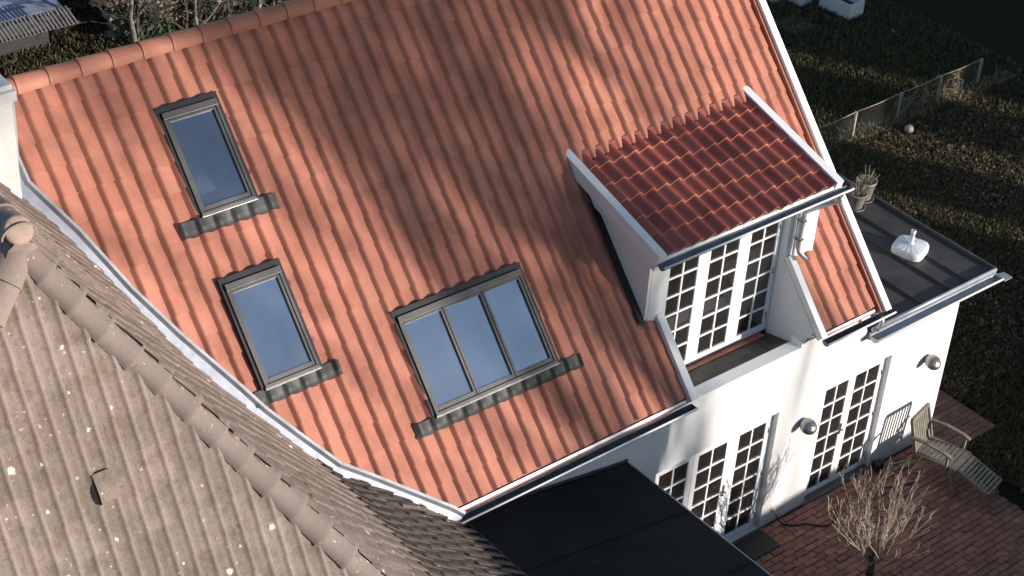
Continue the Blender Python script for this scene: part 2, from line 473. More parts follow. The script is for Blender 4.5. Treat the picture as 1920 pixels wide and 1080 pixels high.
def lay_bricks(host, x0, x1, y0, y1, along_x, budget):
    cand = []
    if along_x:
        rows = int((y1 - y0) / BW)
        for r_ in range(rows):
            x = x0 - (BL / 2 if r_ % 2 else 0)
            while x < x1 - .02:
                a, c = max(x, x0), min(x + BL, x1)
                if c - a > .05: cand.append((a, y0 + r_ * BW, c - a, BW))
                x += BL
    else:
        cols = int((x1 - x0) / BW)
        for r_ in range(cols):
            y = y0 - (BL / 2 if r_ % 2 else 0)
            while y < y1 - .02:
                a, c = max(y, y0), min(y + BL, y1)
                if c - a > .05: cand.append((x0 + r_ * BW, a, BW, c - a))
                y += BL
    scored = []
    for cnd in cand:
        P = (cnd[0] + cnd[2] / 2, cnd[1] + cnd[3] / 2, .03); u, v, z = project(P)
        vis = 0 < u < 1920 and 0 < v < 1080 and not (u < 1420 + (v - 1060) * 1.0 + 20)
        scored.append((0 if vis else 1, z, cnd))
    scored.sort(key=lambda q: (q[0], q[1]))
    rest = []
    for i, (nv, z, cnd) in enumerate(scored):
        mb = brick_mb(*cnd, .012)
        if i < budget and not nv: mb.build('brick', 'brick', host)
        else: rest.append(mb)
    if rest: merge(rest).build('brick_field', 'brick', host, 'stuff')
lay_bricks(patio, 3.0, 8.32, -5.0, -.04, True, 300)
lay_bricks(path, 8.38, 9.48, -.45, .97, True, 90)

# ------------------------------------------------------------------ the white house
house = thing('house', 'white rendered house with orange clay tile roof, dark red dormer and roof windows', 'house')

XV = 6.50                                # right end of the tiles
FLASH = [(-2.933, 5.385), (-3.075, 4.929), (-3.067, 4.651), (-2.777, 4.061), (-2.498, 3.354), (-2.214, 2.776), (-1.84, 2.1),
         (-1.671, 1.778), (-1.447, 1.433), (-1.138, .974), (-.854, .732), (-.473, .389), (-.133, .083)]
def flash_x(t):
    P = sorted(FLASH, key=lambda p: p[1])
    if t <= P[0][1]: return P[0][0] + (P[0][1] - t) * 1.1
    for (xa, ta), (xb, tb) in zip(P, P[1:]):
        if ta <= t <= tb: return xa + (xb - xa) * (t - ta) / (tb - ta)
    return P[-1][0] + .02
# deck under the tiles, with openings for windows, dormer and terrace
SKY = [('S1', -1.562, -.880, 3.805, 4.962), ('S2', -1.632, -.932, 1.962, 3.131), ('S3', .058, 1.772, 1.02, 2.193)]
HOLES = [(x0 + .03, x1 - .03, t0 + .03, t1 - .03) for _, x0, x1, t0, t1 in SKY] + [(3.14, 5.80, 1.06, 2.6), (3.36, 5.43, -.1, 1.06)]
def deck():
    xs = sorted({-3.35, 6.58} | {h[0] for h in HOLES} | {h[1] for h in HOLES})
    ts = sorted({-.02, 5.62} | {h[2] for h in HOLES if h[2] > 0} | {h[3] for h in HOLES})
    mb = MB()
    for xa, xb in zip(xs, xs[1:]):
        for ta, tb in zip(ts, ts[1:]):
            cx, ct = (xa + xb) / 2, (ta + tb) / 2
            if any(h[0] < cx < h[1] and h[2] < ct < h[3] for h in HOLES): continue
            mb.add([roof(xa, ta, -.045), roof(xb, ta, -.045), roof(xb, tb, -.045), roof(xa, tb, -.045)], [(0, 1, 2, 3)])
    # far slope
    RY, RZ = YE + 5.62 * CP, ZE + 5.62 * SP
    mb.add([(-3.35, RY, RZ), (6.58, RY, RZ), (6.58, 2 * RY + .18, ZE), (-3.35, 2 * RY + .18, ZE)], [(0, 1, 2, 3)])
    return mb.build('main_roof', 'clay', house)
main_roof = deck()

def rect_minus(mb, x0, x1, t0, t1):
    """remove the rectangle (frame coords) from a tile"""
    out = []
    ex = Vector((1, 0, 0)); et = Vector((0, CP, SP))
    a = clip_mb(mb, roof(x0, 0), ex, False); out.append(a)
    rest = clip_mb(mb, roof(x0, 0), ex, True)
    out.append(clip_mb(rest, roof(x1, 0), ex, True)); rest = clip_mb(rest, roof(x1, 0), ex, False)
    out.append(clip_mb(rest, roof(0, t0), et, False)); out.append(clip_mb(rest, roof(0, t1), et, True))
    return merge(out)

CUTS = [(x0 + .04, x1 - .04, t0 + .03, t1 - .04) for _, x0, x1, t0, t1 in SKY] + [(3.11, 5.84, 1.03, 3.00), (3.30, 5.47, -.3, 1.04)]
TILES = []
for r_ in range(19):
    t = T0 + r_ * TG
    for c in range(60):
        x = X0 + c * TW
        if x > XV - .12: continue
        w = TW
        fx0, fx1 = flash_x(t), flash_x(t + TG)
        if x + TW < min(fx0, fx1) - .01: continue
        over = .05 if r_ < 18 else -.02
        skip = False; cut = []
        for (a, b_, ta, tb) in CUTS:
            if x + TW > a and x < b_ and t + TG > ta and t < tb:
                if x >= a - .002 and x + TW <= b_ + .002 and t >= ta - .002 and t + TG + over <= tb + .06: skip = True
                else: cut.append((a, b_, ta, tb))
        if skip: continue
        mb = tile_mb(x, t, over=over, amp=.046, tilt=.018, thick=.018, prof=wing_left, nu=14, edge_mi=1)
        for cc in cut:
            if mb.f: mb = rect_minus(mb, *cc)
        if x < max(fx0, fx1) + .02:
            # cut along the valley line
            for (xa, ta), (xb, tb) in [((fx0, t), (fx1, t + TG))]:
                A = roof(xa, ta); B = roof(xb, tb); no = (B - A).cross(RN)
                if no.x < 0: no = -no
                mb = clip_mb(mb, A, no, True)
        if not mb.f: continue
        P = roof(x + TW / 2, t + TG / 2)
        TILES.append((0 if visible(P, 0) else 1, project(P)[2], mb))
TILES.sort(key=lambda q: (q[0], q[1]))
rest = []
for i, (nv, z, mb) in enumerate(TILES):
    if i < 222 and not nv: mb.build('roof_tile', ['clay', 'clay_edge'], main_roof)
    else: rest.append(mb)
merge(rest).build('roof_tile_field', ['clay', 'clay_edge'], main_roof, 'stuff')

# ridge tiles
RY, RZ = YE + 5.62 * CP, ZE + 5.62 * SP
def ridge_mb(xa, xb, r0_=.112, r1_=.106):
    mb = MB(); n = 12; rows = []
    for x, r_ in ((xb, r1_ * .97), (xb - .03, r1_ * .98), (xa + .04, r0_ * 1.0), (xa + .035, r0_ * 1.03), (xa, r0_ * 1.03)):
        rows.append([(x, RY - r_ * math.cos(math.pi * j / n) * 1.02, RZ - .075 + r_ * 1.25 * math.sin(math.pi * j / n)) for j in range(n + 1)])
    vs = [v for r_ in rows for v in r_]; m = n + 1
    fs = [(i * m + j, (i + 1) * m + j, (i + 1) * m + j + 1, i * m + j + 1) for i in range(len(rows) - 1) for j in range(n)]
    mb.add(vs, fs, 0, True)
    mb.add([rows[-1][j] for j in range(m)] + [(rows[-1][j][0], RY + (rows[-1][j][1] - RY) * .84, RZ - .075 + (rows[-1][j][2] - RZ + .075) * .84) for j in range(m)],
           [(j, m + j, m + j + 1, j + 1) for j in range(n)])
    return mb
x = -3.18
while x < 6.6:
    x1 = min(x + .343, 6.62)
    ridge_mb(x, x1 + .03).build('ridge_tile', 'clay', main_roof); x += .343
# mortar bedding fillets under the ridge
mb = MB()
x = -2.9
while x < 6.5:
    w = rnd.uniform(.03, .07)
    mb.add([roof(x, 5.515, .012), roof(x + w, 5.515, .012), roof(x + w, 5.56, .035), roof(x, 5.56, .035)], [(0, 1, 2, 3)])
    x += rnd.uniform(.2, .45)
mb.build('ridge_mortar', 'cap', main_roof)

# right verge board
mb = MB()
mb.prism([roof(6.50, -.03, -.12), roof(6.50, 5.66, -.12), roof(6.50, 5.66, .04), roof(6.50, -.03, .04)], (.035, 0, 0))
mb.build('verge_underboard', 'clay', house)
mb = MB()
mb.prism([roof(6.545, -.045, -.14), roof(6.545, 5.68, -.14), roof(6.545, 5.68, .085), roof(6.545, -.045, .085)], (.105, 0, 0))
mb.build('verge_board', 'white', house, bevel=.004)

# walls -----------------------------------------------------------------
GD1 = dict(x0=3.06, x1=5.15, z0=.02, z1=1.93, y=.08, leaves=[(3.20, 3.68), (3.86, 4.34), (4.555, 5.02)], gz=(.10, 1.78))
GD2 = dict(x0=5.99, x1=7.27, z0=.03, z1=1.94, y=.08, leaves=[(6.11, 6.54), (6.68, 7.142)], gz=(.11, 1.80))
def wall_front():
    xs = [-.30, GD1['x0'], 3.30, GD1['x1'], 5.42, GD2['x0'], 6.62, GD2['x1'], 8.53]
    zs = [0, GD1['z0'], GD1['z1'], GD2['z1'], 2.50, 2.825, 2.95]
    xs = sorted(set(xs)); zs = sorted(set(zs)); mb = MB()
    def solid(x, z):
        if GD1['x0'] < x < GD1['x1'] and GD1['z0'] < z < GD1['z1']: return False
        if GD2['x0'] < x < GD2['x1'] and GD2['z0'] < z < GD2['z1']: return False
        if 3.30 < x < 5.42 and z > 2.825: return False
        if x > 6.62 and z > 2.50: return False
        return True
    T = .16
    for i in range(len(xs) - 1):
        for j in range(len(zs) - 1):
            cx, cz = (xs[i] + xs[i + 1]) / 2, (zs[j] + zs[j + 1]) / 2
            if not solid(cx, cz): continue
            a, b_, c, d = xs[i], xs[i + 1], zs[j], zs[j + 1]
            mb.add([(a, 0, c), (b_, 0, c), (b_, 0, d), (a, 0, d)], [(0, 1, 2, 3)])
            mb.add([(a, T, c), (b_, T, c), (b_, T, d), (a, T, d)], [(3, 2, 1, 0)])
            for (di, dj, q) in ((-1, 0, [(a, 0, c), (a, 0, d), (a, T, d), (a, T, c)]), (1, 0, [(b_, 0, c), (b_, T, c), (b_, T, d), (b_, 0, d)]),
                                (0, 1, [(a, 0, d), (b_, 0, d), (b_, T, d), (a, T, d)]), (0, -1, [(a, 0, c), (a, T, c), (b_, T, c), (b_, 0, c)])):
                ni, nj = i + di, j + dj
                if 0 <= ni < len(xs) - 1 and 0 <= nj < len(zs) - 1 and solid((xs[ni] + xs[ni + 1]) / 2, (zs[nj] + zs[nj + 1]) / 2): continue
                mb.add(q, [(0, 1, 2, 3)])
    return mb
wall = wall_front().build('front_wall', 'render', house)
# gable walls and far wall, annex side
mb = MB()
gx = 6.56
mb.prism([(gx, .163, 0), (gx, 2 * RY - .2, 0), (gx, 2 * RY - .2, 2.9), (gx, RY, RZ - .22), (gx, .163, 3.05)], (-.25, 0, 0))
mb.build('gable_wall', 'render', house)
MB().box((-6, 2 * RY - .2, 0), (6.3, 2 * RY + .05, 2.9)).build('rear_wall', 'render', house)
mb = MB(); mb.box((8.30, .163, 0), (8.53, 2.75, 2.50)); mb.box((6.58, 2.55, 0), (8.297, 2.75, 2.50)); mb.build('annex_wall', 'render', house)
# room darkness behind the openings
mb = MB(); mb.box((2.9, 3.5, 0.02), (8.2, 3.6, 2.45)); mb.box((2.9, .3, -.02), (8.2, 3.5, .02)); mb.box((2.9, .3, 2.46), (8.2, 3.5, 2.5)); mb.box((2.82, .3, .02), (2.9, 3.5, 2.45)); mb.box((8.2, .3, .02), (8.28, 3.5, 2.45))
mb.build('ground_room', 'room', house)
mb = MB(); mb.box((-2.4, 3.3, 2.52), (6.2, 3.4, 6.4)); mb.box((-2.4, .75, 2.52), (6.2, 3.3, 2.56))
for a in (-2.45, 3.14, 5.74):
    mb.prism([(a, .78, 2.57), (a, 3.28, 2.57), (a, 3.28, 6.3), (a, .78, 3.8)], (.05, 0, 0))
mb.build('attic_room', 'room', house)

def door_set(name, D, parent, back, outer=.0, rows=6, sill=None, label=None):
    """glazed door leaves in a white frame; glass extents given per leaf"""
    y = D['y']; gz0, gz1 = D['gz']; L = D['leaves']
    x0, x1, z0, z1 = D['x0'], D['x1'], D['z0'], D['z1']
    fr = MB(); f = .052
    fr.box((x0, y, z0), (x0 + f, y + .09, z1)); fr.box((x1 - f, y, z0), (x1, y + .09, z1))
    fr.box((x0 + f, y, z1 - f), (x1 - f, y + .09, z1)); fr.box((x0 + f, y, z0), (x1 - f, y + .09, z0 + .03))
    o = fr.build(name, 'white', parent, bevel=.004)
    if label: o['label'] = label
    n = len(L); xa = x0 + f + .003
    for i, (g0, g1) in enumerate(L):
        xb = (L[i + 1][0] + g1) / 2 - .003 if i < n - 1 else x1 - f - .003
        zb, zt = z0 + .034, z1 - f - .004; yl = y - .012; th = .05
        lf = MB()
        lf.box((xa, yl, zb), (g0, yl + th, zt)); lf.box((g1, yl, zb), (xb, yl + th, zt))
        lf.box((g0, yl, zb), (g1, yl + th, gz0)); lf.box((g0, yl, gz1), (g1, yl + th, zt))
        m = .024; cx = (g0 + g1) / 2
        lf.box((cx - m / 2, yl + .004, gz0), (cx + m / 2, yl + .04, gz1))
        ph = (gz1 - gz0) / rows
        for k in range(1, rows):
            zz = gz0 + k * ph
            lf.box((g0, yl + .006, zz - m / 2), (cx - m / 2 - .0005, yl + .038, zz + m / 2)); lf.box((cx + m / 2 + .0005, yl + .006, zz - m / 2), (g1, yl + .038, zz + m / 2))
        lf.build('door_leaf', 'white', o, bevel=.003)
        pw = (g1 - g0 - m) / 2; pz = ph - m
        pm = MB().box((-pw / 2, -.003, -pz / 2), (pw / 2, .003, pz / 2)).mesh('pane', 'door_glass')
        for k in range(rows):
            for s in (-1, 1):
                p = link('pane', pm, o)
                p.location = Vector((cx + s * (m / 2 + pw / 2), yl + .022, gz0 + (k + .5) * ph))
                p.rotation_euler = (rnd.gauss(0, .012), 0, rnd.gauss(0, .012))
        # hinges on the outer stile
        if i == n - 1 or i == 0:
            hx = xb - .012 if i == n - 1 else xa + .012
            hg = MB()
            for zz in (gz0 + .15, (gz0 + gz1) / 2, gz1 - .15): hg.tube([(hx, yl - .006, zz - .04), (hx, yl - .006, zz + .04)], .008, 6)
            hg.build('hinge', 'steel', o)
        if name != 'terrace_door' and (i == n - 2 or (n == 2 and i == 0)):
            hd = MB(); hx = xb - .045; hz = z0 + .95
            hd.box((hx - .018, yl - .006, hz - .09), (hx + .018, yl, hz + .09)); hd.tube([(hx, yl, hz), (hx, yl - .05, hz), (hx - .10, yl - .05, hz)], .009, 6)
            hd.build('handle', 'steel', o)
        xa = xb + .006
    return o
door_set('garden_door', GD1, house, .3, label='white three leaf glazed garden door beside the black felt roof')
door_set('garden_door', GD2, house, .3, label='white two leaf glazed garden door nearest the reclining chair')
# sills
mb = MB(); mb.box((3.02, -.045, .0), (5.19, .078, .018)); mb.build('door_sill', 'slab', house)
mb = MB(); mb.box((5.95, -.04, .0), (7.31, .078, .028)); mb.build('door_sill', 'slab', house)

# roof windows ------------------------------------------------------------
def skylight(label, x0, x1, t0, t1, divs, ap, gm='sky_glass'):
    H = .062
    ro = MB()
    m = lambda v: roof(v[0], v[1], v[2])
    f = .021
    # dark outer flashing tray
    ro.box((x0 - .012, t0, -.03), (x0 + f, t1, H - .02), m); ro.box((x1 - f, t0, -.03), (x1 + .012, t1, H - .02), m)
    ro.box((x0 - .012, t1, -.03), (x1 + .012, t1 + .016, H - .012), m); ro.box((x0 + f, t1 - .05, -.03), (x1 - f, t1, H - .02), m)
    o = ro.build('roof_window', 'alu_dark', house); o['label'] = label
    # fixed frame with hood at the top
    fr = MB(); a, c = x0 + f + .004, x1 - f - .004; st = .07
    fr.box((a, t0 + .02, -.02), (a + .031, t1 - .055, H), m); fr.box((c - .031, t0 + .02, -.02), (c, t1 - .055, H), m)
    fr.box((a, t1 - .128, .0), (c, t1 - .055, H + .012), m)
    fr.box((a, t0, -.02), (c, t0 + .032, H + .004), m)
    fr.build('window_frame', 'alu', o, bevel=.004)
    sx0, sx1 = a + .034, c - .034; st0, st1 = t0 + .036, t1 - .131
    hs = H - .012
    n = divs; w = (sx1 - sx0) / n
    for i in range(n):
        p0 = sx0 + i * w + (.004 if i else 0); p1 = sx0 + (i + 1) * w - (.004 if i < n - 1 else 0)
        sa = MB(); q = .029
        sa.box((p0, st0, 0), (p0 + q, st1, hs), m); sa.box((p1 - q, st0, 0), (p1, st1, hs), m)
        sa.box((p0 + q, st0, 0), (p1 - q, st0 + q + .02, hs), m); sa.box((p0 + q, st1 - q, 0), (p1 - q, st1, hs), m)
        sa.build('sash', 'alu', o, bevel=.003)
        MB().box((p0 + q, st0 + q + .02, hs - .034), (p1 - q, st1 - q, hs - .026), m).build('glass_pane', gm, o)
        if i < n - 1:
            MB().box((p1 + .001, st0, 0), (p1 + .007, st1, hs - .02), m).build('mullion_gap', 'alu_dark', o)
    # bright lower edge rail
    MB().box((a - .01, t0 - .022, .02), (c + .01, t0 + .001, H + .008), m).build('lower_rail', 'steel', o, bevel=.003)
    # clips on the right
    cl = MB()
    for k in range(3):
        tt = t0 + (.22 + .27 * k) * (t1 - t0); cl.box((x1 + .014, tt, .0), (x1 + .045, tt + .05, .03), m)
    cl.build('flashing_clip', 'engobe', o)
    # pleated lead apron dressed over the rolls
    ax0, ax1, at0, at1 = ap
    nu = int((ax1 - ax0) / .0135); top = []; bt = []; mid = []
    for i in range(nu + 1):
        xx = ax0 + (ax1 - ax0) * i / nu; u = ((xx - X0) / TW) % 1.0
        h = .046 * wing_left(u)
        inside = x0 - .02 < xx < x1 + .02
        top.append(roof(xx, at1, .025 + (.010 if inside else h * .9 - .008)))
        mid.append(roof(xx, (at0 + at1) / 2, h * .95 + .012 + .002 * math.sin(i * 1.7)))
        bt.append(roof(xx, at0 + .006 * math.sin(u * 6.28), h + .004))
    n_ = nu + 1
    lo = [v - RN * .012 for v in bt]
    MB().add(lo + bt + mid + top, [(r_ * n_ + i, r_ * n_ + i + 1, (r_ + 1) * n_ + i + 1, (r_ + 1) * n_ + i) for r_ in range(3) for i in range(nu)], 0, True).build('lead_apron', 'lead', o)
    return o
skylight('narrow roof window nearest the ridge and the white chimney', *SKY[0][1:], 1, (-1.815, -.67, 3.63, 3.80), 'clear_sky_glass')
skylight('narrow roof window beside the zinc valley', *SKY[1][1:], 1, (-1.74, -.735, 1.80, 1.965))
skylight('wide roof window of three panes', *SKY[2][1:], 3, (-.20, 2.07, .868, 1.022))

# bedding seen through the upper narrow window
bed = MB(); bed.box((-1.95, 2.72, 5.25), (-.2, 3.27, 5.74))
tag(bed.build('daybed', 'cloth_white', None, None, .03), 'pale daybed just inside the uppermost narrow roof window', 'daybed')
mb = MB(); mb.lathe([(0.001, -.08), (.12, -.075), (.21, -.03), (.23, .0), (.21, .03), (.12, .075), (.001, .08)], 16, (-1.17, 2.82, 5.86), (.1, -.6, 1)); tag(mb.build('pillow', 'cloth_white'), 'white pillow behind the glass of the uppermost roof window', 'pillow')
mb = MB(); mb.lathe([(.001, -.05), (.05, -.04), (.075, 0), (.05, .04), (.001, .05)], 14, (-.98, 2.86, 5.97), (.3, -.2, 1)); tag(mb.build('pink_bundle', 'cloth_pink'), 'small bright pink bundle behind the uppermost roof window', 'bundle')

# terrace and dormer --------------------------------------------------------
mb = MB(); mb.prism([(3.36, .165, 2.765), (5.425, .165, 2.765), (5.425, .66, 2.655), (3.36, .66, 2.655)], (0, 0, -.08)); mb.build('terrace_floor', 'felt_floor', house)
mb = MB(); mb.box((3.303, -.008, 2.827), (5.34, .172, 2.842)); mb.box((5.34, -.008, 2.827), (5.417, .172, 2.92)); mb.build('parapet_cap', 'white', house, bevel=.004)
mb = MB(); mb.box((3.365, .162, 2.60), (5.42, .174, 2.823)); mb.build('parapet_lining', 'felt_floor', house)
# sloping white boards left and right of the terrace, cheeks below
for name, a, c in (('parapet_board', 3.25, 3.357), ('parapet_board', 5.432, 5.525)):
    mb = MB(); mb.prism([roof(a, -.01, -.04), roof(a, 1.06, -.04), roof(a, 1.06, .055), roof(a, -.01, .055)], (c - a, 0, 0)); mb.build(name, 'white', house, bevel=.004)
mb = MB(); mb.prism([(5.435, .66, 2.60), (5.435, .163, 2.60), (5.435, .163, 2.90), (5.435, -.02, 2.96), (5.435, roof(0, .12).y, roof(0, .12, -.05).z), (5.435, roof(0, 1.1).y, roof(0, 1.1, -.05).z), (5.435, .66, 3.9)], (.07, 0, 0)); mb.build('terrace_cheek', 'white', house)
mb = MB(); mb.prism([(3.352, .66, 2.60), (3.352, .163, 2.60), (3.352, .163, 2.90), (3.352, -.02, 2.96), (3.352, roof(0, .12).y, roof(0, .12, -.05).z), (3.352, roof(0, 1.1).y, roof(0, 1.1, -.05).z), (3.352, .66, 3.9)], (-.06, 0, 0)); mb.build('terrace_cheek', 'white', house)
DY = .674
DD = dict(x0=3.40, x1=5.44, z0=2.69, z1=4.52, y=DY - .005, leaves=[(3.545, 4.02), (4.215, 4.69), (4.887, 5.345)], gz=(2.795, 4.402))
door_set('terrace_door', DD, house, .3, label='white three leaf glazed door below the dark red dormer roof')
# brick threshold
thr = MB().box((3.50, .585, 2.60), (5.33, .668, 2.655)).build('threshold', 'soil', house)
k = 0; x = 3.50
while x < 5.30:
    w = min(.225, 5.33 - x)
    MB().box((x + .003, .578, 2.64), (x + w - .003, .667, 2.688)).build('threshold_brick', 'clay', thr, bevel=.003); x += .225
# dormer front: posts, head
DF = .505
mb = MB()
mb.box((3.115, DF, 3.70), (3.398, DY + .09, 4.62)); mb.build('dormer_post', 'white', house, bevel=.004)
mb = MB(); mb.box((5.442, DF + .06, 2.70), (5.50, DY + .09, 4.62)); mb.box((5.503, DF + .03, 3.60), (5.535, DY + .09, 4.62)); mb.box((5.538, DF, 3.60), (5.83, DY + .09, 4.62)); mb.build('dormer_post', 'white', house, bevel=.004)
mb = MB(); mb.box((3.40, DF + .05, 4.523), (5.44, DY + .09, 4.66)); mb.box((3.115, DF - .01, 4.623), (5.83, DF + .045, 4.76)); mb.build('dormer_lintel', 'white', house, bevel=.004)
# dormer roof frame: shed slope from front eave up to the main roof
DYF, DZF, DYB, DZB = .315, 4.845, 1.93, 5.318
dp = math.atan2(DZB - DZF, DYB - DYF); dc, ds = math.cos(dp), math.sin(dp); DL = math.hypot(DYB - DYF, DZB - DZF)
def drf(x, t, h=0.0): return Vector((x, DYF + t * dc - h * ds, DZF + t * ds + h * dc))
mb = MB(); mb.prism([drf(3.0, .03, -.045), drf(3.0, DL + .1, -.045), drf(3.0, DL + .1, -.10), drf(3.0, .03, -.10)], (2.88, 0, 0))
dormer_roof = mb.build('dormer_roof', 'white', house)
DT = []
g2 = .288
ncol = 14; dx0 = 3.05
for r_ in range(6):
    for c in range(ncol):
        x = dx0 + c * TW
        if x > 5.74: continue
        w = TW
        t = -.02 + r_ * g2
        ov = .05
        mb = tile_mb(x, t, w=w, g=g2, over=ov, frame=drf, edge_mi=1, thick=.019, amp=.062, tilt=.026, prof=wing_dormer, nu=14)
        if x + TW > 5.80: mb = clip_mb(mb, Vector((5.80, 0, 0)), Vector((1, 0, 0)), False)
        # stop at the main roof
        mb = clip_mb(mb, roof(0, 0, .028), RN, True)
        if mb.f: mb.build('roof_tile', ['engobe', 'clay_edge'], dormer_roof)
mb = MB(); mb.prism([roof(3.05, 2.92, .004), roof(5.81, 2.92, .004), roof(5.81, 3.12, .004), roof(3.05, 3.12, .004)], RN * .004); mb.build('junction_flashing', 'engobe', house)
# barge boards left and right
for a in (2.945, 5.815):
    mb = MB(); mb.prism([drf(a, -.035, -.10), drf(a, DL + .16, -.10), drf(a, DL + .16, .065), drf(a, -.035, .065)], (.108, 0, 0)); mb = clip_mb(mb, roof(0, 0, -.05), RN, True)
    mb.build('barge_board', 'white', house, bevel=.0)
mb = MB(); a = 3.0
for a in (3.02, 5.80):
    mb = MB(); mb.prism([drf(a, .02, -.26), drf(a, DL + .2, -.26), drf(a, DL + .2, -.102), drf(a, .02, -.102)], (.05, 0, 0)); mb = clip_mb(mb, roof(0, 0, -.05), RN, True); mb.build('lower_barge_board', 'white', house)
# dormer cheeks
for a in (3.07, 5.83):
    top = drf(0, .2, -.2)
    mb = MB(); mb.prism([(a, DF + .003, roof(0, 1.0).z - .1), (a, DF + .003, drf(0, (DF - DYF) / dc, -.12).z), (a, 2.0, drf(0, (2.0 - DYF) / dc, -.12).z)], (.042, 0, 0)); mb.build('dormer_cheek', 'white', house)
# lead flashing along the left cheek
mb = MB(); mb.prism([roof(2.99, 1.02, .034), roof(3.068, 1.02, .034), roof(3.068, 2.75, .034), roof(2.99, 2.75, .034)], RN * .01); mb.build('cheek_flashing', 'alu_dark', house)
# eave filler and gutter of the dormer
mb = MB(); mb.box((3.053, DYF - .012, DZF - .115), (5.813, DYF + .02, DZF - .012)); mb.build('dormer_fascia', 'white', house)
def gutter(name, xa, xb, y, z, r_, mat_in, mat_out, parent, lip=True):
    """open half-round gutter along x"""
    n = 10; out = []; inn = []
    for k in range(n + 1):
        a = math.pi + math.pi * k / n
        out.append((y + r_ * math.cos(a), z + r_ * math.sin(a))); inn.append((y + (r_ - .006) * math.cos(a), z + (r_ - .006) * math.sin(a)))
    mb = MB(); m_ = n + 1
    for prof, mi in ((out, 1), (inn, 0)):
        mb.add([(xa, p, q) for p, q in prof] + [(xb, p, q) for p, q in prof], [(i, i + 1, m_ + i + 1, m_ + i) for i in range(n)], mi, True)
    for xx in (xa, xb): mb.add([(xx, p, q) for p, q in out], [tuple(range(m_))], 1)
    if lip: mb.tube([(xa, y - r_, z + .004), (xb, y - r_, z + .004)], .0125, 6, 2)
    return mb.build(name, [mat_in, mat_out, 'white'], parent)
gutter('dormer_gutter', 2.95, 6.02, DYF - .085, DZF - .055, .054, 'zinc_mid', 'zinc_mid', house)
# dormer downpipe
mb = MB(); py = .405
mb.tube([(5.87, DYF - .09, DZF - .12), (5.87, DYF - .09, 4.64), (5.84, .30, 4.60), (5.62, .42, 4.52), (5.54, .455, 4.48), (5.525, .455, 4.42), (5.525, .455, 4.0), (5.53, .43, 3.93), (5.575, .33, 3.86)], .030, 10)
mb.build('dormer_downpipe', 'zinc', house)
mb = MB()
for zz in (4.36, 4.10): mb.box((5.485, .42, zz), (5.565, .5, zz + .02))
mb.build('pipe_clip', 'steel', house)
mb = MB(); mb.tube([(5.59, .40, 4.6), (5.59, .47, 4.5), (5.59, .49, 3.95)], .012, 6); mb.build('cable_pipe', 'zinc', house)

# main eave gutters
mb = MB(); mb.box((-.15, -.035, 2.93), (3.28, -.005, 3.02)); mb.box((5.47, -.035, 2.93), (6.60, -.005, 3.02)); mb.build('eave_fascia', 'white', house)
gutter('eave_gutter', -.13, 3.30, YE - .055, ZE - .052, .057, 'zinc_dark', 'zinc_mid', house)
gutter('eave_gutter', 5.50, 6.72, YE - .055, ZE - .052, .057, 'zinc_dark', 'zinc_mid', house)
mb = MB(); mb.prism([roof(-.14, .03, -.02), roof(3.24, .03, -.02), roof(3.24, .0, -.024), roof(-.14, .0, -.024)], RN * .006); mb.build('drip_edge', 'flash_white', house)
mb = MB(); mb.prism([roof(5.53, .03, -.02), roof(6.48, .03, -.02), roof(6.48, .0, -.024), roof(5.53, .0, -.024)], RN * .006); mb.build('drip_edge', 'flash_white', house)
# elbow from the right-hand eave gutter into the annex gutter
mb = MB(); mb.tube([(6.55, -.235, 2.95), (6.55, -.235, 2.86), (6.57, -.20, 2.78), (6.66, -.12, 2.70), (6.70, -.1, 2.62)], .028, 10); mb.build('rain_elbow', 'zinc', house)

# annex roof: standing seam sheet with a gutter
AZ = 2.585
ax0, ax1 = 6.665, 9.165
mb = MB(); mb.prism([(ax0, -.03, AZ - .012), (ax1, -.03, AZ - .012), (ax1, 2.95, AZ + .02), (ax0, 2.95, AZ + .02)], (0, 0, -.09))
annex = mb.build('annex_roof', 'anthracite', house)
for sx in (7.16, 7.67, 8.25, 8.61):
    MB().bar((sx, -.02, AZ + .003), (sx, 2.94, AZ + .034), .014, .034).build('standing_seam', 'anthracite', annex)
MB().bar((ax1 - .012, -.03, AZ + .008), (ax1 - .012, 2.95, AZ + .04), .03, .045).build('edge_trim', 'zinc_dark', annex)
gutter('annex_gutter', 6.62, 9.12, -.125, AZ - .045, .075, 'zinc', 'zinc', house)
mb = MB(); mb.tube([(6.66, -.045, AZ + .02), (9.13, -.045, AZ + .02)], .026, 8); mb.build('roof_edge_roll', 'flash_white', house)
mb = MB(); mb.box((6.63, -.05, AZ - .13), (9.15, -.02, AZ - .025)); mb.box((8.535, .0, AZ - .12), (9.13, 2.9, AZ - .105)); mb.build('annex_fascia', 'zinc', house)
mb = MB(); mb.prism([(ax1 + .002, -.2, AZ - .10), (ax1 + .16, -.2, AZ - .10), (ax1 + .16, -.06, AZ - .095), (ax1 + .002, -.02, AZ - .095)], (0, 0, .012)); mb.build('gutter_end_plate', 'zinc', house)

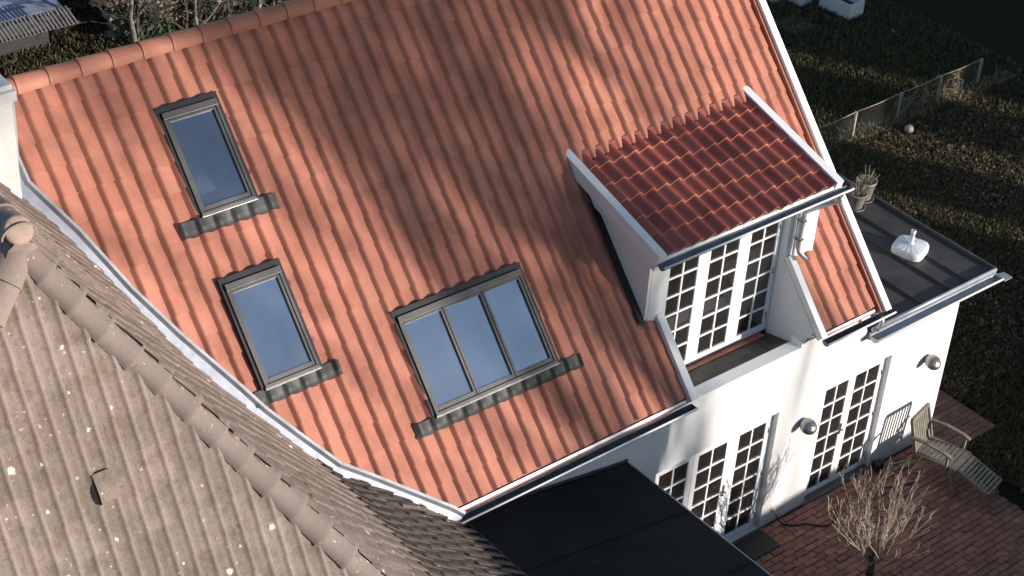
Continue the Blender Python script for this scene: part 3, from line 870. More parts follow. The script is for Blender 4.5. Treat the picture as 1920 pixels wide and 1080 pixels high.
# valley flashing in zinc, between brown and orange roofs
pts = [( -2.90, 5.60)] + FLASH + [(-.03, -.03)]
def offs(d):
    out = []
    for i, (x, t) in enumerate(pts):
        a = pts[max(0, i - 1)]; c = pts[min(len(pts) - 1, i + 1)]
        dx, dt = c[0] - a[0], c[1] - a[1]; L = math.hypot(dx, dt); out.append((x + dt / L * d, t - dx / L * d))
    return out
mb = MB(); prof = [(-.012, .012), (-.012, .048), (.02, .052), (.032, .03), (.045, .006), (.20, .010), (.34, .02), (.50, .02)]
rows = [[roof(x, t, h) for x, t in offs(d)] for d, h in prof]; n_ = len(pts)
vf = MB()
vf.add([v for r_ in rows[:5] for v in r_], [(i * n_ + j, i * n_ + j + 1, (i + 1) * n_ + j + 1, (i + 1) * n_ + j) for i in range(4) for j in range(n_ - 1)], 1)
vf.add([v for r_ in rows[4:] for v in r_], [(i * n_ + j, i * n_ + j + 1, (i + 1) * n_ + j + 1, (i + 1) * n_ + j) for i in range(len(rows) - 5) for j in range(n_ - 1)], 0)
vf.build('valley_flashing', ['flash_white', 'zinc'], house)

# white chimney at the left end of the ridge
ch = MB(); cx0, cx1, cy0, cy1 = -4.05, -3.25, 2.70, 3.45
ch.box((cx0, cy0, 5.6), (cx1, cy1, 7.55)); ch.build('chimney', 'render', house)
ch = MB(); ch.box((cx0 - .05, cy0 - .05, 7.552), (cx1 + .035, cy1 + .05, 7.66)); ch.box((cx0 - .02, cy0 - .02, 7.663), (cx1 + .01, cy1 + .02, 7.72)); ch.build('chimney_crown', 'render', house, bevel=.01)

# ------------------------------------------------------------------ brown-roofed house
brown = thing('brown_roof_house', 'neighbouring house with weathered brown concrete tile hip roof spotted with white lichen', 'house')
C0 = CAMP
def ray_px(u, v): return (Fv * 3410.85 + Rv * (u - 960) - Uv * (v - 540)).normalized()
AP = Vector((-4.41, .13, 7.89))         # hip apex
KE = 1.8                                 # slope of the hip end
BH = Vector((-2.448, -1.537, 4.889))        # a point down the right hip
hd = (BH - AP)
ep = math.atan(KE); ec, es = math.cos(ep), math.sin(ep)
def endf(x, t, h=0.0):                   # frame of the hip end, t measured upward from z=0 along slope through apex
    t0_ = AP.z / es
    s = t - t0_
    return Vector((x, AP.y + s * ec - h * es, AP.z + s * es + h * ec))
EN = Vector((0, -es, ec))
BW2, BG = .318, .335
def double_roll(u):
    v = u % 1.0
    return math.exp(-((v - .5) / .17) ** 2) * .9 + .12 * math.cos(2 * math.pi * v)
hipR = hd.normalized(); BHL = Vector((-4.98, -.155, 7.377)); hdL = BHL - AP; hipL = hdL.normalized()
nR = hipR.cross(EN); nR = nR if nR.x < 0 else -nR
nL = hipL.cross(EN); nL = nL if nL.x > 0 else -nL
mb = MB(); Pb = AP + hd * 1.75; Pl = AP + hdL * 11
mb.add([AP - EN * .05, Pl - EN * .05, Pb - EN * .05], [(0, 1, 2)])
end_roof = mb.build('hip_end_roof', 'brown', brown)
tl = []
tA = AP.z / es
VENT = None
for r_ in range(20):
    t = tA - .30 - r_ * BG
    z = endf(0, t).z
    if z < 4.30: break
    off = BW2 / 2 if r_ % 2 else 0
    c0 = int((-9.2 - AP.x) / BW2)
    for c in range(c0, 14):
        x = AP.x + c * BW2 + off + .03
        ctr = endf(x + BW2 / 2, t + BG / 2)
        if (ctr - AP).dot(nR) < -.28 or (ctr - AP).dot(nL) < -.28: continue
        if not visible(ctr, 420): continue
        mb = tile_mb(x, t, w=BW2, g=BG, amp=.036, tilt=.012, thick=.012, nu=20, jit=.3, prof=double_roll, rolls=2, frame=endf, over=.06, crest_mi=1)
        mb = clip_mb(mb, AP, nR, True)
        if mb.f: mb = clip_mb(mb, AP, nL, True)
        if mb.f: tl.append((project(ctr), mb, x, t))
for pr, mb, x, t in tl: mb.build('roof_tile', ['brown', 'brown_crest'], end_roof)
# side roof towards the orange roof: a sheet twisting from ridge/hip down to valley and bellcast eave
BE = [(-3.12, 4.469), (-2.924, 4.131), (-2.598, 3.411), (-2.306, 2.72), (-1.987, 2.065), (-1.693, 1.467), (-1.367, 1.063), (-.898, .659), (-.28, .093)]
LOW = [tuple(roof(x - .05, t, .02)) for x, t in BE]; LOW.sort(key=lambda p: p[1])
LOWP = [(-.04, -9.0, 2.89), (-.04, -.16, 2.89)] + LOW
FB = 1.15; CORNER = Vector((-.05, -3.7, 2.895))
def lerp_tab(tab, y):
    if y <= tab[0][1]: return Vector(tab[0]).xz if False else (tab[0][0], tab[0][2])
    for a, c in zip(tab, tab[1:]):
        if a[1] <= y <= c[1]:
            f = (y - a[1]) / max(1e-9, c[1] - a[1]); return (a[0] + (c[0] - a[0]) * f, a[2] + (c[2] - a[2]) * f)
    a, c = tab[-2], tab[-1]; f = (y - a[1]) / (c[1] - a[1]); return (a[0] + (c[0] - a[0]) * f, a[2] + (c[2] - a[2]) * f)
def upper(y):
    if y >= AP.y: return (AP.x, AP.z)
    f = (y - AP.y) / hd.y
    if f > FB:                                     # the hip flares out towards the eave corner
        B = AP + hd * FB; g = (y - B.y) / (CORNER.y - B.y); return (B.x + (CORNER.x - B.x) * g, B.z + (CORNER.z - B.z) * g)
    return (AP.x + hd.x * f, AP.z + hd.z * f)
KNEE = (-1.34, 3.815)
def side_pt(y, v, h=0.0):
    """v=0 at ridge/hip, .6 at the knee of the flare, 1 at valley/eave (may run past 1)"""
    def base(y, v):
        a = upper(y); c = lerp_tab(LOWP, y)
        k = KNEE if y < .53 else (a[0] + (c[0] - a[0]) * .6, a[1] + (c[1] - a[1]) * .6)
        if v < .6: f = v / .6; p = (a[0] + (k[0] - a[0]) * f, a[1] + (k[1] - a[1]) * f)
        else: f = (v - .6) / .4; p = (k[0] + (c[0] - k[0]) * f, k[1] + (c[1] - k[1]) * f)
        return Vector((p[0], y, p[1]))
    if abs(v - .6) < .12 and y < .53:                     # rounded knee
        f = (v - .48) / .24; P = base(y, .48).lerp(base(y, .6), f).lerp(base(y, .6).lerp(base(y, .72), f), f)
    else: P = base(y, v)
    if h:
        d1 = base(y, v + .01) - base(y, v - .01); d2 = base(y + .01, v) - base(y - .01, v); N = d2.cross(d1)
        if N.length < 1e-9: N = Vector((.6, 0, .8))
        N.normalize()
        if N.x < 0: N = -N
        P = P + N * h
    return P
def v_at_z(y, z):
    lo, hi = -.3, 1.35
    for _ in range(26):
        m = (lo + hi) / 2
        if side_pt(y, m).z > z: lo = m
        else: hi = m
    return (lo + hi) / 2
# course levels from a reference section
zs = []; yref = -.6; acc = 0; v = 1.0; P = side_pt(yref, 1.0); zs.append(P.z)
while v > -.4 and len(zs) < 26:
    v -= .002; Q = side_pt(yref, v); acc += (Q - P).length; P = Q
    if acc >= .30: zs.append(P.z); acc = 0
while zs[-1] < AP.z: zs.append(zs[-1] + .245)
mb = MB(); ys = np.linspace(-3.68, 3.2, 40); vs_ = np.array([0, .1, .2, .3, .4, .48, .52, .56, .6, .64, .68, .75, .87, 1])
g = [side_pt(y, v, -.05) for y in ys for v in vs_]; n_ = 14
mb.add(g, [(i * n_ + j, i * n_ + j + 1, (i + 1) * n_ + j + 1, (i + 1) * n_ + j) for i in range(39) for j in range(13)], 0, True)
mb = clip_mb(mb, roof(0, 0, .0), RN, True)
side_roof = mb.build('side_roof', 'brown', brown)
SW = .305
def side_tile(ya, z_lo, z_hi, over=.05):
    """flat interlocking tile: two pans, each with a raised near edge, gap shade painted on lower courses"""
    mb = MB(); dh = rnd.gauss(0, .0025); dz = rnd.gauss(0, .004); H_ = .034 if z_lo < 3.9 else .016
    for half in (0, 1):
        y0 = ya + half * SW / 2; y1 = y0 + SW / 2 - .001; rows = []
        for y, h in ((y0, -.004), (y0 + .002, H_), (y0 + .03, H_ * .96), (y0 + .08, H_ * .55), (y1, .0)):
            vb = v_at_z(y, z_lo + dz); vt = v_at_z(y, z_hi + over * .6 + dz); vm = (vb + vt) / 2
            rows.append([side_pt(y, vb, h + dh + .014), side_pt(y, vm, h + dh + .007), side_pt(y, vt, h + dh)])
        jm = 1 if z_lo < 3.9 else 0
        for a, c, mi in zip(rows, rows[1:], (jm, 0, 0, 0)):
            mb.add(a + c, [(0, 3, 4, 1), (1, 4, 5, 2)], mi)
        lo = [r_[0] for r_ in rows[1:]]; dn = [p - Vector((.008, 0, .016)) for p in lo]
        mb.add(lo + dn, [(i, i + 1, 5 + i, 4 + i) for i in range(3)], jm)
    return mb
def cut_be(mb, yc):
    t = (yc - YE) / CP
    P = sorted(BE, key=lambda p: p[1])
    P = [(-.10, -.06)] + P + [(-3.3, 4.9)]
    for (xa, ta), (xb, tb) in zip(P, P[1:]):
        if ta <= t <= tb:
            A = roof(xa - .03, ta); B = roof(xb - .03, tb); no = (B - A).cross(RN)
            if no.x > 0: no = -no
            return clip_mb(mb, A, no, True)
    return mb
hp = hipR.cross((EN + Vector((.8, 0, .55)).normalized()).normalized()); hp = hp if hp.y > 0 else -hp
scnt = 0; srest = []
for j in range(len(zs) - 1):
    off = SW / 4 if j % 2 else 0
    for c in range(-14, 11):
        ya = c * SW + off
        yc = ya + SW / 2
        zm = (zs[j] + zs[j + 1]) / 2
        a = upper(yc); lo = lerp_tab(LOWP, yc)
        if zm > a[1] + .25 or zm < lo[1] - .5: continue
        vc = v_at_z(yc, zm)
        if vc < -.12 or vc > 1.3: continue
        ctr = side_pt(yc, vc)
        if not visible(ctr, 420) or yc > 3.0 or yc < -3.5: continue
        low_leg = yc < AP.y + hd.y * FB
        if low_leg and vc < .06: continue
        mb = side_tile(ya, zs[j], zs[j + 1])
        mb = clip_mb(mb, roof(0, 0, .03), RN, True)
        if mb.f: mb = cut_be(mb, yc)
        if yc < .5 and mb.f and not low_leg: mb = clip_mb(mb, AP, hp, True)
        if not mb.f: continue
        mb.build('roof_tile', ['brown', 'gap_shade'], side_roof); scnt += 1
print('brown tiles', len(tl), scnt, 'main', len(TILES))
# far (west) slope and the rear of the house, out of the picture's left edge
def rolled_sheet(name, top, bot, n, off):
    """top/bot: functions of f in 0..1 giving points; rolls run from top to bot"""
    mb = MB(); rows = []
    for i in range(n * 6 + 1):
        f = i / (n * 6); a, c = Vector(top(f)), Vector(bot(f)); h = .03 * double_roll(i / 6)
        rows.append([a + off * h, a.lerp(c, .5) + off * h, c + off * h])
    mb.add([p for r2 in rows for p in r2], [(i * 3 + j, i * 3 + j + 1, i * 3 + 4 + j, i * 3 + 3 + j) for i in range(n * 6) for j in (0, 1)], 0, True)
    return mb.build(name, 'brown', brown, 'stuff')
WE = Vector((AP.x - 4.6, AP.y - 2.77, 2.90))
rolled_sheet('far_roof_tiles', lambda f: (AP.x, AP.y + 7.9 * f, AP.z), lambda f: (WE.x, AP.y + 7.9 * f, WE.z), 50, Vector((-.78, 0, .62)))
BL_ = AP + hdL * 6.73
rolled_sheet('lower_hip_tiles', lambda f: tuple(BL_.lerp(AP + hd * FB, f) + Vector((0, 0, .02))), lambda f: (-9.0 + (CORNER.x + 9.0) * f, CORNER.y, CORNER.z), 46, Vector((0, -.5, .86)))
rolled_sheet('far_hip_tiles', lambda f: tuple(AP.lerp(BL_, f)), lambda f: (WE.x, AP.y + (CORNER.y - AP.y) * f, WE.z), 16, Vector((-.78, 0, .62)))
rolled_sheet('rear_roof_tiles', lambda f: (AP.x, 2.95 + 5.0 * f, AP.z), lambda f: (-1.0, 2.95 + 5.0 * f, 2.95), 32, Vector((.82, 0, .57)))
# hip and ridge caps
def cap_mb(A, B, up, r_=.170, lift=.014, fl=.78, drop=.125):
    """half-round cap from A (upper) to B (lower), flaring at the lower end"""
    A, B, up = Vector(A), Vector(B), Vector(up).normalized(); d = (B - A).normalized(); sd = d.cross(up).normalized(); up = sd.cross(d)
    mb = MB(); n = 12; rows = []
    for f, rr in ((0, .90), (.88, 1.0), (.9, 1.035), (1.0, 1.04)):
        p = A.lerp(B, f) + up * (lift * f)
        rows.append([p + sd * (rr * r_ * math.cos(math.pi * j / n)) + up * (rr * r_ * fl * math.sin(math.pi * j / n) - drop) for j in range(n + 1)])
    m = n + 1
    mb.add([v for r2 in rows for v in r2], [(i * m + j, i * m + j + 1, (i + 1) * m + j + 1, (i + 1) * m + j) for i in range(3) for j in range(n)], 0, True)
    inner = [A.lerp(B, 1.0) + up * lift + sd * (r_ * .92 * math.cos(math.pi * j / n)) + up * (r_ * (fl - .1) * math.sin(math.pi * j / n) - drop) for j in range(m)]
    mb.add(rows[-1] + inner, [(j, j + 1, m + j + 1, m + j) for j in range(n)])
    return mb
upR = (EN + Vector((.82, 0, .57))).normalized(); upL = (EN + Vector((-.82, 0, .57))).normalized()
hipLen = hd.length * 1.12
B_ = AP + hd * FB; leg = CORNER - B_; s = .0
while s < leg.length - .1:
    d = leg.normalized(); cap_mb(B_ + d * s + Vector((0, 0, .03)), B_ + d * (s + .365) + Vector((0, 0, .03)), (.3, -.4, .85)).build('hip_tile', 'hip', brown); s += .335
for d, up in ((hipR, upR), (hipL, upL)):
    s = .02
    while s < hipLen:
        a = AP + d * s + up * -.006; c = AP + d * (s + .365) + up * -.006
        if visible(a, 700):
            j = Vector((rnd.gauss(0, .006), rnd.gauss(0, .006), rnd.gauss(0, .004)))
            cap_mb(a + j, c + j, up).build('hip_tile', 'hip', brown)
        s += .335
s = .0
while s < 7.8:
    a = AP + Vector((0, s + .36, .05)); c = AP + Vector((0, s, .05)); cap_mb(a, c, (0, 0, 1), .15, .01, .75, .09).build('ridge_tile', 'hip', brown); s += .335
mb = MB(); mb.lathe([(.001, .008), (.06, .007), (.10, .002), (.118, -.010), (.124, -.03), (.115, -.05)], 20, AP + Vector((.0, .0, .035)), (0, -.75, .66)); mb.build('apex_cap', 'cap', brown)
# vent tile with its hood
VX, VT = -4.41, -2.16
Vp = endf(VX, tA + VT)
def vx(a, t, h): return endf(VX + a, tA + VT + t, h)
na, nt_ = 9, 10; g_ = []
for i in range(nt_ + 1):
    t_ = .15 - .25 * i / nt_
    for j in range(na + 1):
        sa = j / na; a_ = -.040 + .17 * sa
        ft = sst(0, .75, i / nt_) * (1 - .25 * sst(.8, 1, i / nt_))
        g_.append(vx(a_ - .01 * ft, t_, .014 + .054 * ft * (1 - sst(.05, 1, sa))))
mb = MB().add(g_, [(i * (na + 1) + j, i * (na + 1) + j + 1, (i + 1) * (na + 1) + j + 1, (i + 1) * (na + 1) + j) for i in range(nt_) for j in range(na)], 0, True)
last = [g_[nt_ * (na + 1) + j] for j in range(na + 1)]; foot = [vx(-.048 + .17 * j / na, -.112, .006) for j in range(na + 1)]
mb.add(last + foot, [(j, j + 1, na + 2 + j, na + 1 + j) for j in range(na)])
mb.build('vent_hood', 'brown', brown)
left = [g_[i * (na + 1)] for i in range(nt_ + 1)]; base_ = [vx(-.052, .15 - .25 * i / nt_, .012) for i in range(nt_ + 1)]
MB().add(left + base_, [(i, i + 1, nt_ + 2 + i, nt_ + 1 + i) for i in range(nt_)]).build('vent_shade_face', 'black', brown)  # black sheet stands in for the dark inside of the hood
# walls below the eave
MB().box((-8.2, -2.4, 0), (-.35, 7.9, 2.75)).build('wall', 'render', brown)
mb = MB(); mb.prism([(-.08, -8.0, 2.86), (-.08, -.02, 2.86), (.0, -.02, 2.80), (.0, -8.0, 2.80)], (-.03, 0, -.04)); mb.build('eave_board', 'dark_board', brown)

# ------------------------------------------------------------------ black felt lean-to
lean = thing('lean_to', 'black felt lean-to roof between brown roof and white wall', 'lean-to', (1.2, -2.5, 0))
def lz(x): return 2.79 - .1595 * (x - .03)
mb = MB(); mb.prism([(.03, -.03, lz(.03)), (2.50, -.03, lz(2.50)), (2.50, -5.5, lz(2.5)), (.03, -5.5, lz(.03))], (0, 0, -.07)); mb.build('felt_roof', 'felt', lean)
for k_ in range(5):
    ya_ = -.06 - k_ * 1.02; mb = MB(); mb.prism([(.05, ya_, lz(.05) + .004), (2.495, ya_, lz(2.495) + .004), (2.495, ya_ - 1.0 - .01 * k_, lz(2.495) + .004), (.05, ya_ - 1.0, lz(.05) + .004)], (0, 0, .004)); mb.build('felt_sheet', 'felt', lean)
mb = MB(); mb.box((2.503, -5.5, lz(2.5) - .10), (2.522, -.03, lz(2.5) + .012)); mb.build('edge_trim', 'zinc', lean)
mb = MB(); mb.box((2.50, -.03, lz(2.5) - .10), (2.53, -.006, lz(2.5) + .03)); mb.bar((.04, -.018, lz(.04) + .012), (2.49, -.018, lz(2.49) + .012), .02, .022); mb.build('wall_trim', 'zinc_dark', lean)
mb = MB(); mb.bar((.075, -.03, lz(.075) + .012), (.075, -5.5, lz(.075) + .012), .018, .02); mb.build('left_trim', 'alu', lean)
mb = MB(); mb.box((.1, -5.4, 0), (2.3, -.03, 2.3)); mb.build('lean_to_wall', 'dark_board', lean)
# debris on the felt
mb = MB()
for k in range(9):
    x_, y_ = 1.0 + rnd.gauss(0, .05), -1.35 + rnd.gauss(0, .05); a = rnd.uniform(0, 6.28); s_ = rnd.uniform(.012, .035)
    z_ = lz(x_) + .004
    mb.add([(x_ + s_ * math.cos(a), y_ + s_ * math.sin(a), z_), (x_ - .4 * s_ * math.sin(a), y_ + .4 * s_ * math.cos(a), z_ + .006), (x_ - s_ * math.cos(a), y_ - s_ * math.sin(a), z_), (x_ + .4 * s_ * math.sin(a), y_ - .4 * s_ * math.cos(a), z_ + .003)], [(0, 1, 2, 3)])
o = mb.build('leaf_scrap', 'slat', None); tag(o, 'pale leaf scraps lying on the black felt roof', 'debris')

# ------------------------------------------------------------------ wall lamps
def wall_lamp(x, z, label):
    t = thing('wall_lamp', label, 'lamp', (x, 0, z), 'steel lamps on the white wall')
    mb = MB(); mb.lathe([(.001, .0), (.038, .0), (.038, .014), (.001, .02)], 16, (x, -.002, z - .02), (0, -1, 0)); mb.build('back_plate', 'steel', t)
    mb = MB(); mb.tube([(x, -.01, z - .02), (x, -.06, z + .0), (x, -.08, z + .04), (x, -.115, z + .05)], .014, 8); mb.build('arm', 'steel', t)
    mb = MB(); mb.lathe([(.001, .048), (.03, .046), (.07, .034), (.098, .014), (.112, -.012), (.116, -.026), (.109, -.026), (.085, .0), (.0, .024)], 24, (x + .01, -.125, z + .02), (-.25, -.55, 1)); mb.build('shade', 'steel', t)
    mb = MB(); mb.lathe([(.001, -.075), (.022, -.065), (.03, -.04), (.022, -.012), (.012, .0)], 14, (x, -.17, z + .045)); mb.build('bulb', 'steel', t)
wall_lamp(5.62, 1.555, 'steel wall lamp between the two garden doors')
wall_lamp(8.04, 1.55, 'steel wall lamp right of both garden doors near the wall corner')

# garden tap and hose
t = thing('garden_tap', 'small garden tap low on the white wall beside the garden door', 'tap', (5.36, 0, .21))
mb = MB(); mb.tube([(5.36, .0, .21), (5.36, -.07, .21), (5.36, -.085, .19), (5.36, -.085, .15)], .012, 8); mb.build('spout', 'steel', t)
mb = MB(); mb.tube([(5.36, -.045, .22), (5.36, -.045, .25)], .007, 6); mb.bar((5.325, -.045, .253), (5.395, -.045, .253), .014, .01); mb.build('handle', 'steel', t)
hp_ = []
for k in range(60):
    f = k / 59
    hp_.append((5.36 + f * .9 + .05 * math.sin(f * 9), -.09 - .38 * math.sin(f * 2.3) - .05 * math.sin(f * 12), max(.052, .15 - f * 2.0)))
mb = MB(); mb.tube(hp_, .011, 6); tag(mb.build('garden_hose', 'black'), 'thin black garden hose trailing over the brick patio', 'hose')
# door mat
mb = MB(); mb.box((4.63, -.43, .04), (5.11, -.06, .058)); tag(mb.build('door_mat', 'black', None, None, .006), 'black door mat on the bricks before the three leaf garden door', 'mat')

# ------------------------------------------------------------------ reclining chair
def chair():
    loc = Vector((7.90, -.55, .045)); yawc = R(13)
    t = thing('reclining_chair', 'weathered teak reclining chair with footrest beside the white wall', 'chair', loc)
    Mz = Matrix.Rotation(yawc, 4, 'Z')
    def L(v): return loc + (Mz @ Vector(v))
    W = .235
    def part(name, bars, up=(0, 0, 1)):
        mb = MB()
        for a, c, w, h in bars: mb.bar(L(a), L(c), w, h, up)
        return mb.build(name, 'wood_grey', t, bevel=.003)
    # local: +y towards the wall, chair faces -y
    back0, back1 = Vector((0, .16, .34)), Vector((0, .31, .84))
    part('back_frame', [((sx * W, back0.y, back0.z), (sx * W, back1.y, back1.z), .035, .045) for sx in (-1, 1)] + [((-W, back1.y, back1.z), (W, back1.y, back1.z), .045, .06), ((-W, back0.y + .02, back0.z + .05), (W, back0.y + .02, back0.z + .05), .03, .05)])
    for k in range(8):
        sx = -W + .05 + k * (2 * W - .1) / 7
        part('back_slat', [((sx, back0.y + .02, back0.z + .06), (sx, back1.y - .005, back1.z - .03), .030, .012)], (0, 1, .3))
    part('seat_frame', [((sx * W, .20, .34), (sx * W, -.42, .37), .032, .06) for sx in (-1, 1)] + [((-W, -.42, .365), (W, -.42, .365), .05, .05)])
    for k in range(9):
        yy = .14 - k * .064
        part('seat_slat', [((-W + .015, yy, .385 + (.14 - yy) * .01), (W - .015, yy, .385 + (.14 - yy) * .01), .052, .014)])
    f0, f1 = Vector((0, -.46, .37)), Vector((0, -.92, .22))
    part('footrest_frame', [((sx * (W - .03), f0.y, f0.z), (sx * (W - .03), f1.y, f1.z), .03, .045) for sx in (-1, 1)] + [((-W + .03, f1.y, f1.z), (W - .03, f1.y, f1.z), .04, .04), ((-W + .03, f0.y - .02, f0.z), (W - .03, f0.y - .02, f0.z), .04, .04)])
    for k in range(8):
        f = (k + .7) / 8.6; p = f0.lerp(f1, f)
        part('footrest_slat', [((-W + .045, p.y, p.z + .02), (W - .045, p.y, p.z + .02), .042, .012)])
    for sx in (-1, 1):
        mb = MB(); pts = [(sx * (W + .03), .25, .60), (sx * (W + .035), .0, .625), (sx * (W + .04), -.25, .60), (sx * (W + .035), -.36, .565)]
        for a, c in zip(pts, pts[1:]): mb.bar(L(a), L(c), .055, .026)
        mb.build('armrest', 'wood_grey', t, bevel=.004)
        part('arm_post', [((sx * (W + .02), -.30, .35), (sx * (W + .03), -.30, .585), .03, .045)])
        part('leg', [((sx * (W + .015), -.36, .38), (sx * (W + .015), -.48, .0), .032, .05)])
        part('leg', [((sx * (W + .015), .02, .36), (sx * (W + .015), .34, .0), .032, .05)])
    for sx in (-1, 1): part('footrest_leg', [((sx * (W - .05), -.84, .24), (sx * (W - .05), -.92, .0), .028, .035)])
    part('stretcher', [((-W, .30, .05), (W, .30, .05), .03, .04)])
chair()
# old wheel barrow wheel and pole lying behind the chair
t = thing('hose_reel', 'small black hose reel on a low wooden rail at the foot of the wall', 'hose reel', (7.30, -.14, .04))
mb = MB(); mb.lathe([(.001, -.05), (.085, -.05), (.085, -.03), (.05, -.03), (.05, .03), (.085, .03), (.085, .05), (.001, .05)], 18, (7.30, -.14, .135), (.9, -.3, .0)); mb.build('drum', 'black', t)
mb = MB(); mb.bar((7.32, -.16, .13), (7.70, -.30, .12), .03, .03); mb.bar((7.08, -.42, .06), (7.60, -.62, .06), .035, .03); mb.build('rail', 'wood_grey', t)

# ------------------------------------------------------------------ parasol base and pots on the annex roof
def parasol_base():
    c = Vector((8.50, .93, AZ + .006)); t = thing('parasol_base', 'white plastic parasol base standing on the dark seam roof', 'parasol base', c)
    mb = MB(); n = 48; rows = []
    for s_, z in ((.97, .0), (1.0, .02), (1.0, .085), (.95, .11), (.86, .118), (.3, .128), (.09, .132), (.0, .132)):
        row = []
        for j in range(n):
            a = 2 * math.pi * j / n; p = 4.2
            r_ = .225 / ((abs(math.cos(a)) ** p + abs(math.sin(a)) ** p) ** (1 / p)) * s_
            rib = .004 * math.sin(a * 16) * (1 if .25 < s_ < .9 else 0)
            row.append(c + Vector((r_ * math.cos(a + .35), r_ * math.sin(a + .35), z + rib)))
        rows.append(row)
    mb.add([v for r_ in rows for v in r_], [(i * n + j, i * n + (j + 1) % n, (i + 1) * n + (j + 1) % n, (i + 1) * n + j) for i in range(len(rows) - 1) for j in range(n)], 0, True)
    mb.build('tank', 'plastic_white', t)
    mb = MB(); mb.lathe([(.045, .14), (.032, .16), (.030, .30), (.036, .30), (.036, .34), (.024, .345), (.022, .26)], 16, c); mb.build('pole_socket', 'plastic_white', t)
parasol_base()
def potplant(x, y, r_, h, label, seed):
    z = AZ + .028
    t = thing('plant_pot', label, 'plant pot', (x, y, z), 'plant pots behind the gable edge')
    mb = MB(); mb.lathe([(r_ * .68, 0), (r_ * .72, .01), (r_ * .95, h * .86), (r_ * 1.06, h * .87), (r_ * 1.08, h), (r_ * .96, h), (r_ * .93, h * .88), (.001, h * .86)], 24, (x, y, z)); mb.build('pot', 'pot', t)
    mb = MB(); q = random.Random(seed)
    for k in range(26):
        a = q.uniform(0, 6.28); s_ = q.uniform(.02, r_ * .7); L_ = q.uniform(.08, .22)
        p0 = Vector((x + s_ * math.cos(a), y + s_ * math.sin(a), z + h * .86)); d = Vector((math.cos(a) * q.uniform(.1, .8), math.sin(a) * q.uniform(.1, .8), 1)).normalized()
        mb.tube([p0, p0 + d * L_ * .5 + Vector((0, 0, .02)), p0 + d * L_], [.005, .004, .002], 4)
    mb.build('dry_stems', 'straw', t)
    mb = MB(); mb.lathe([(r_ * .5, .0), (r_ * 1.0, .004), (r_ * 1.08, .03), (r_ * 1.02, .03), (r_ * .9, .01)], 20, (x, y, z - .012)); mb.build('saucer', 'pot', t)
potplant(9.00, 2.22, .14, .30, 'tall grey plant pot with dry stems, outer one on the seam roof', 3)
potplant(8.72, 2.12, .13, .24, 'shorter grey plant pot partly behind the white verge board', 5)

# ------------------------------------------------------------------ bare shrub on the patio
def grow(mb, p, d, L, r_, depth, q, droop=0.0, spread=.5, nseg=3, split=(2, 3), lenf=(.62, .85), minr=.003, sides=5, upw=.12):
    pts = [p.copy()]; rs = [r_]; dd = d.copy()
    for k in range(nseg):
        dd = (dd + Vector((q.gauss(0, .13), q.gauss(0, .13), q.gauss(0, .08) + upw * .25))).normalized()
        pts.append(pts[-1] + dd * (L / nseg)); rs.append(max(minr, r_ * (1 - .38 * (k + 1) / nseg)))
    mb.tube(pts, rs, sides, cap=False)
    if depth <= 0: return
    for i in range(q.randint(*split)):
        f = q.uniform(.55, 1.0) if i else 1.0
        k = min(nseg, max(1, int(round(f * nseg)))); base = pts[k]
        a = dd.orthogonal().normalized(); a.rotate(Matrix.Rotation(q.uniform(0, 6.283), 3, dd))
        nd = (dd + a * q.uniform(.35, 1.0) * spread + Vector((0, 0, upw))).normalized()
        grow(mb, base, nd, L * q.uniform(*lenf), max(minr, rs[k] * q.uniform(.58, .8)), depth - 1, q, droop, spread, nseg, split, lenf, minr, max(3, sides - 1), upw)
def shrub():
    base = Vector((5.66, -1.46, .04)); t = thing('bare_shrub', 'leafless pale twigged shrub growing from the brick patio', 'shrub', base)
    q = random.Random(21)
    mb = MB(); mb.tube([base, base + Vector((.01, .0, .12)), base + Vector((.0, .02, .26)), base + Vector((-.02, .02, .36))], [.055, .048, .04, .03], 9); mb.build('trunk', 'bark', t)
    mb = MB()
    for k in range(27):
        a = k * 2.4 + q.uniform(-.4, .4); el = q.uniform(.45, 1.3)
        d = Vector((math.cos(a) * math.cos(el) - .07, math.sin(a) * math.cos(el) + .03, math.sin(el)))
        s_ = base + Vector((q.gauss(-.01, .02), q.gauss(.01, .02), q.uniform(.12, .34)))
        grow(mb, s_, d, q.uniform(.40, .66), q.uniform(.009, .016), 3, q, 0, .50, 5, (2, 3), (.45, .85), .0036, 5, .26)
    mb.build('crown', 'twig', t)
shrub()

# ------------------------------------------------------------------ garden: fence, planters, slab, ball
f = thing('wire_fence', 'low wire fence with pale posts across the dark garden', 'fence', (14.0, 6.45, 0))
posts = [(12.78, 6.38), (13.99, 6.42), (15.25, 6.46), (16.43, 6.5), (17.62, 6.53)]
for x, y in posts:
    mb = MB(); mb.tube([(x, y, -.1), (x + rnd.gauss(0, .01), y, .57)], .030, 7); mb.build('post', 'post', f)
mb = MB()
for a, c in zip(posts, posts[1:]): mb.tube([(a[0], a[1], .565), ((a[0] + c[0]) / 2, (a[1] + c[1]) / 2, .545), (c[0], c[1], .565)], .009, 5)
mb.build('top_wire', 'straw', f)
mb = MB()
for a, c in zip(posts, posts[1:]):
    for k in range(22):
        f0 = k / 22; f1 = (k + 5) / 22
        for (p, q_) in ((f0, min(1, f1)), (min(1, f1), f0)):
            A = Vector((a[0] + (c[0] - a[0]) * p, a[1] + (c[1] - a[1]) * p + .01, .03)); B = Vector((a[0] + (c[0] - a[0]) * q_, a[1] + (c[1] - a[1]) * q_ + .01, .54))
            mb.bar(A, B, .003, .003)
mb.build('wire_mesh', 'wire', f)
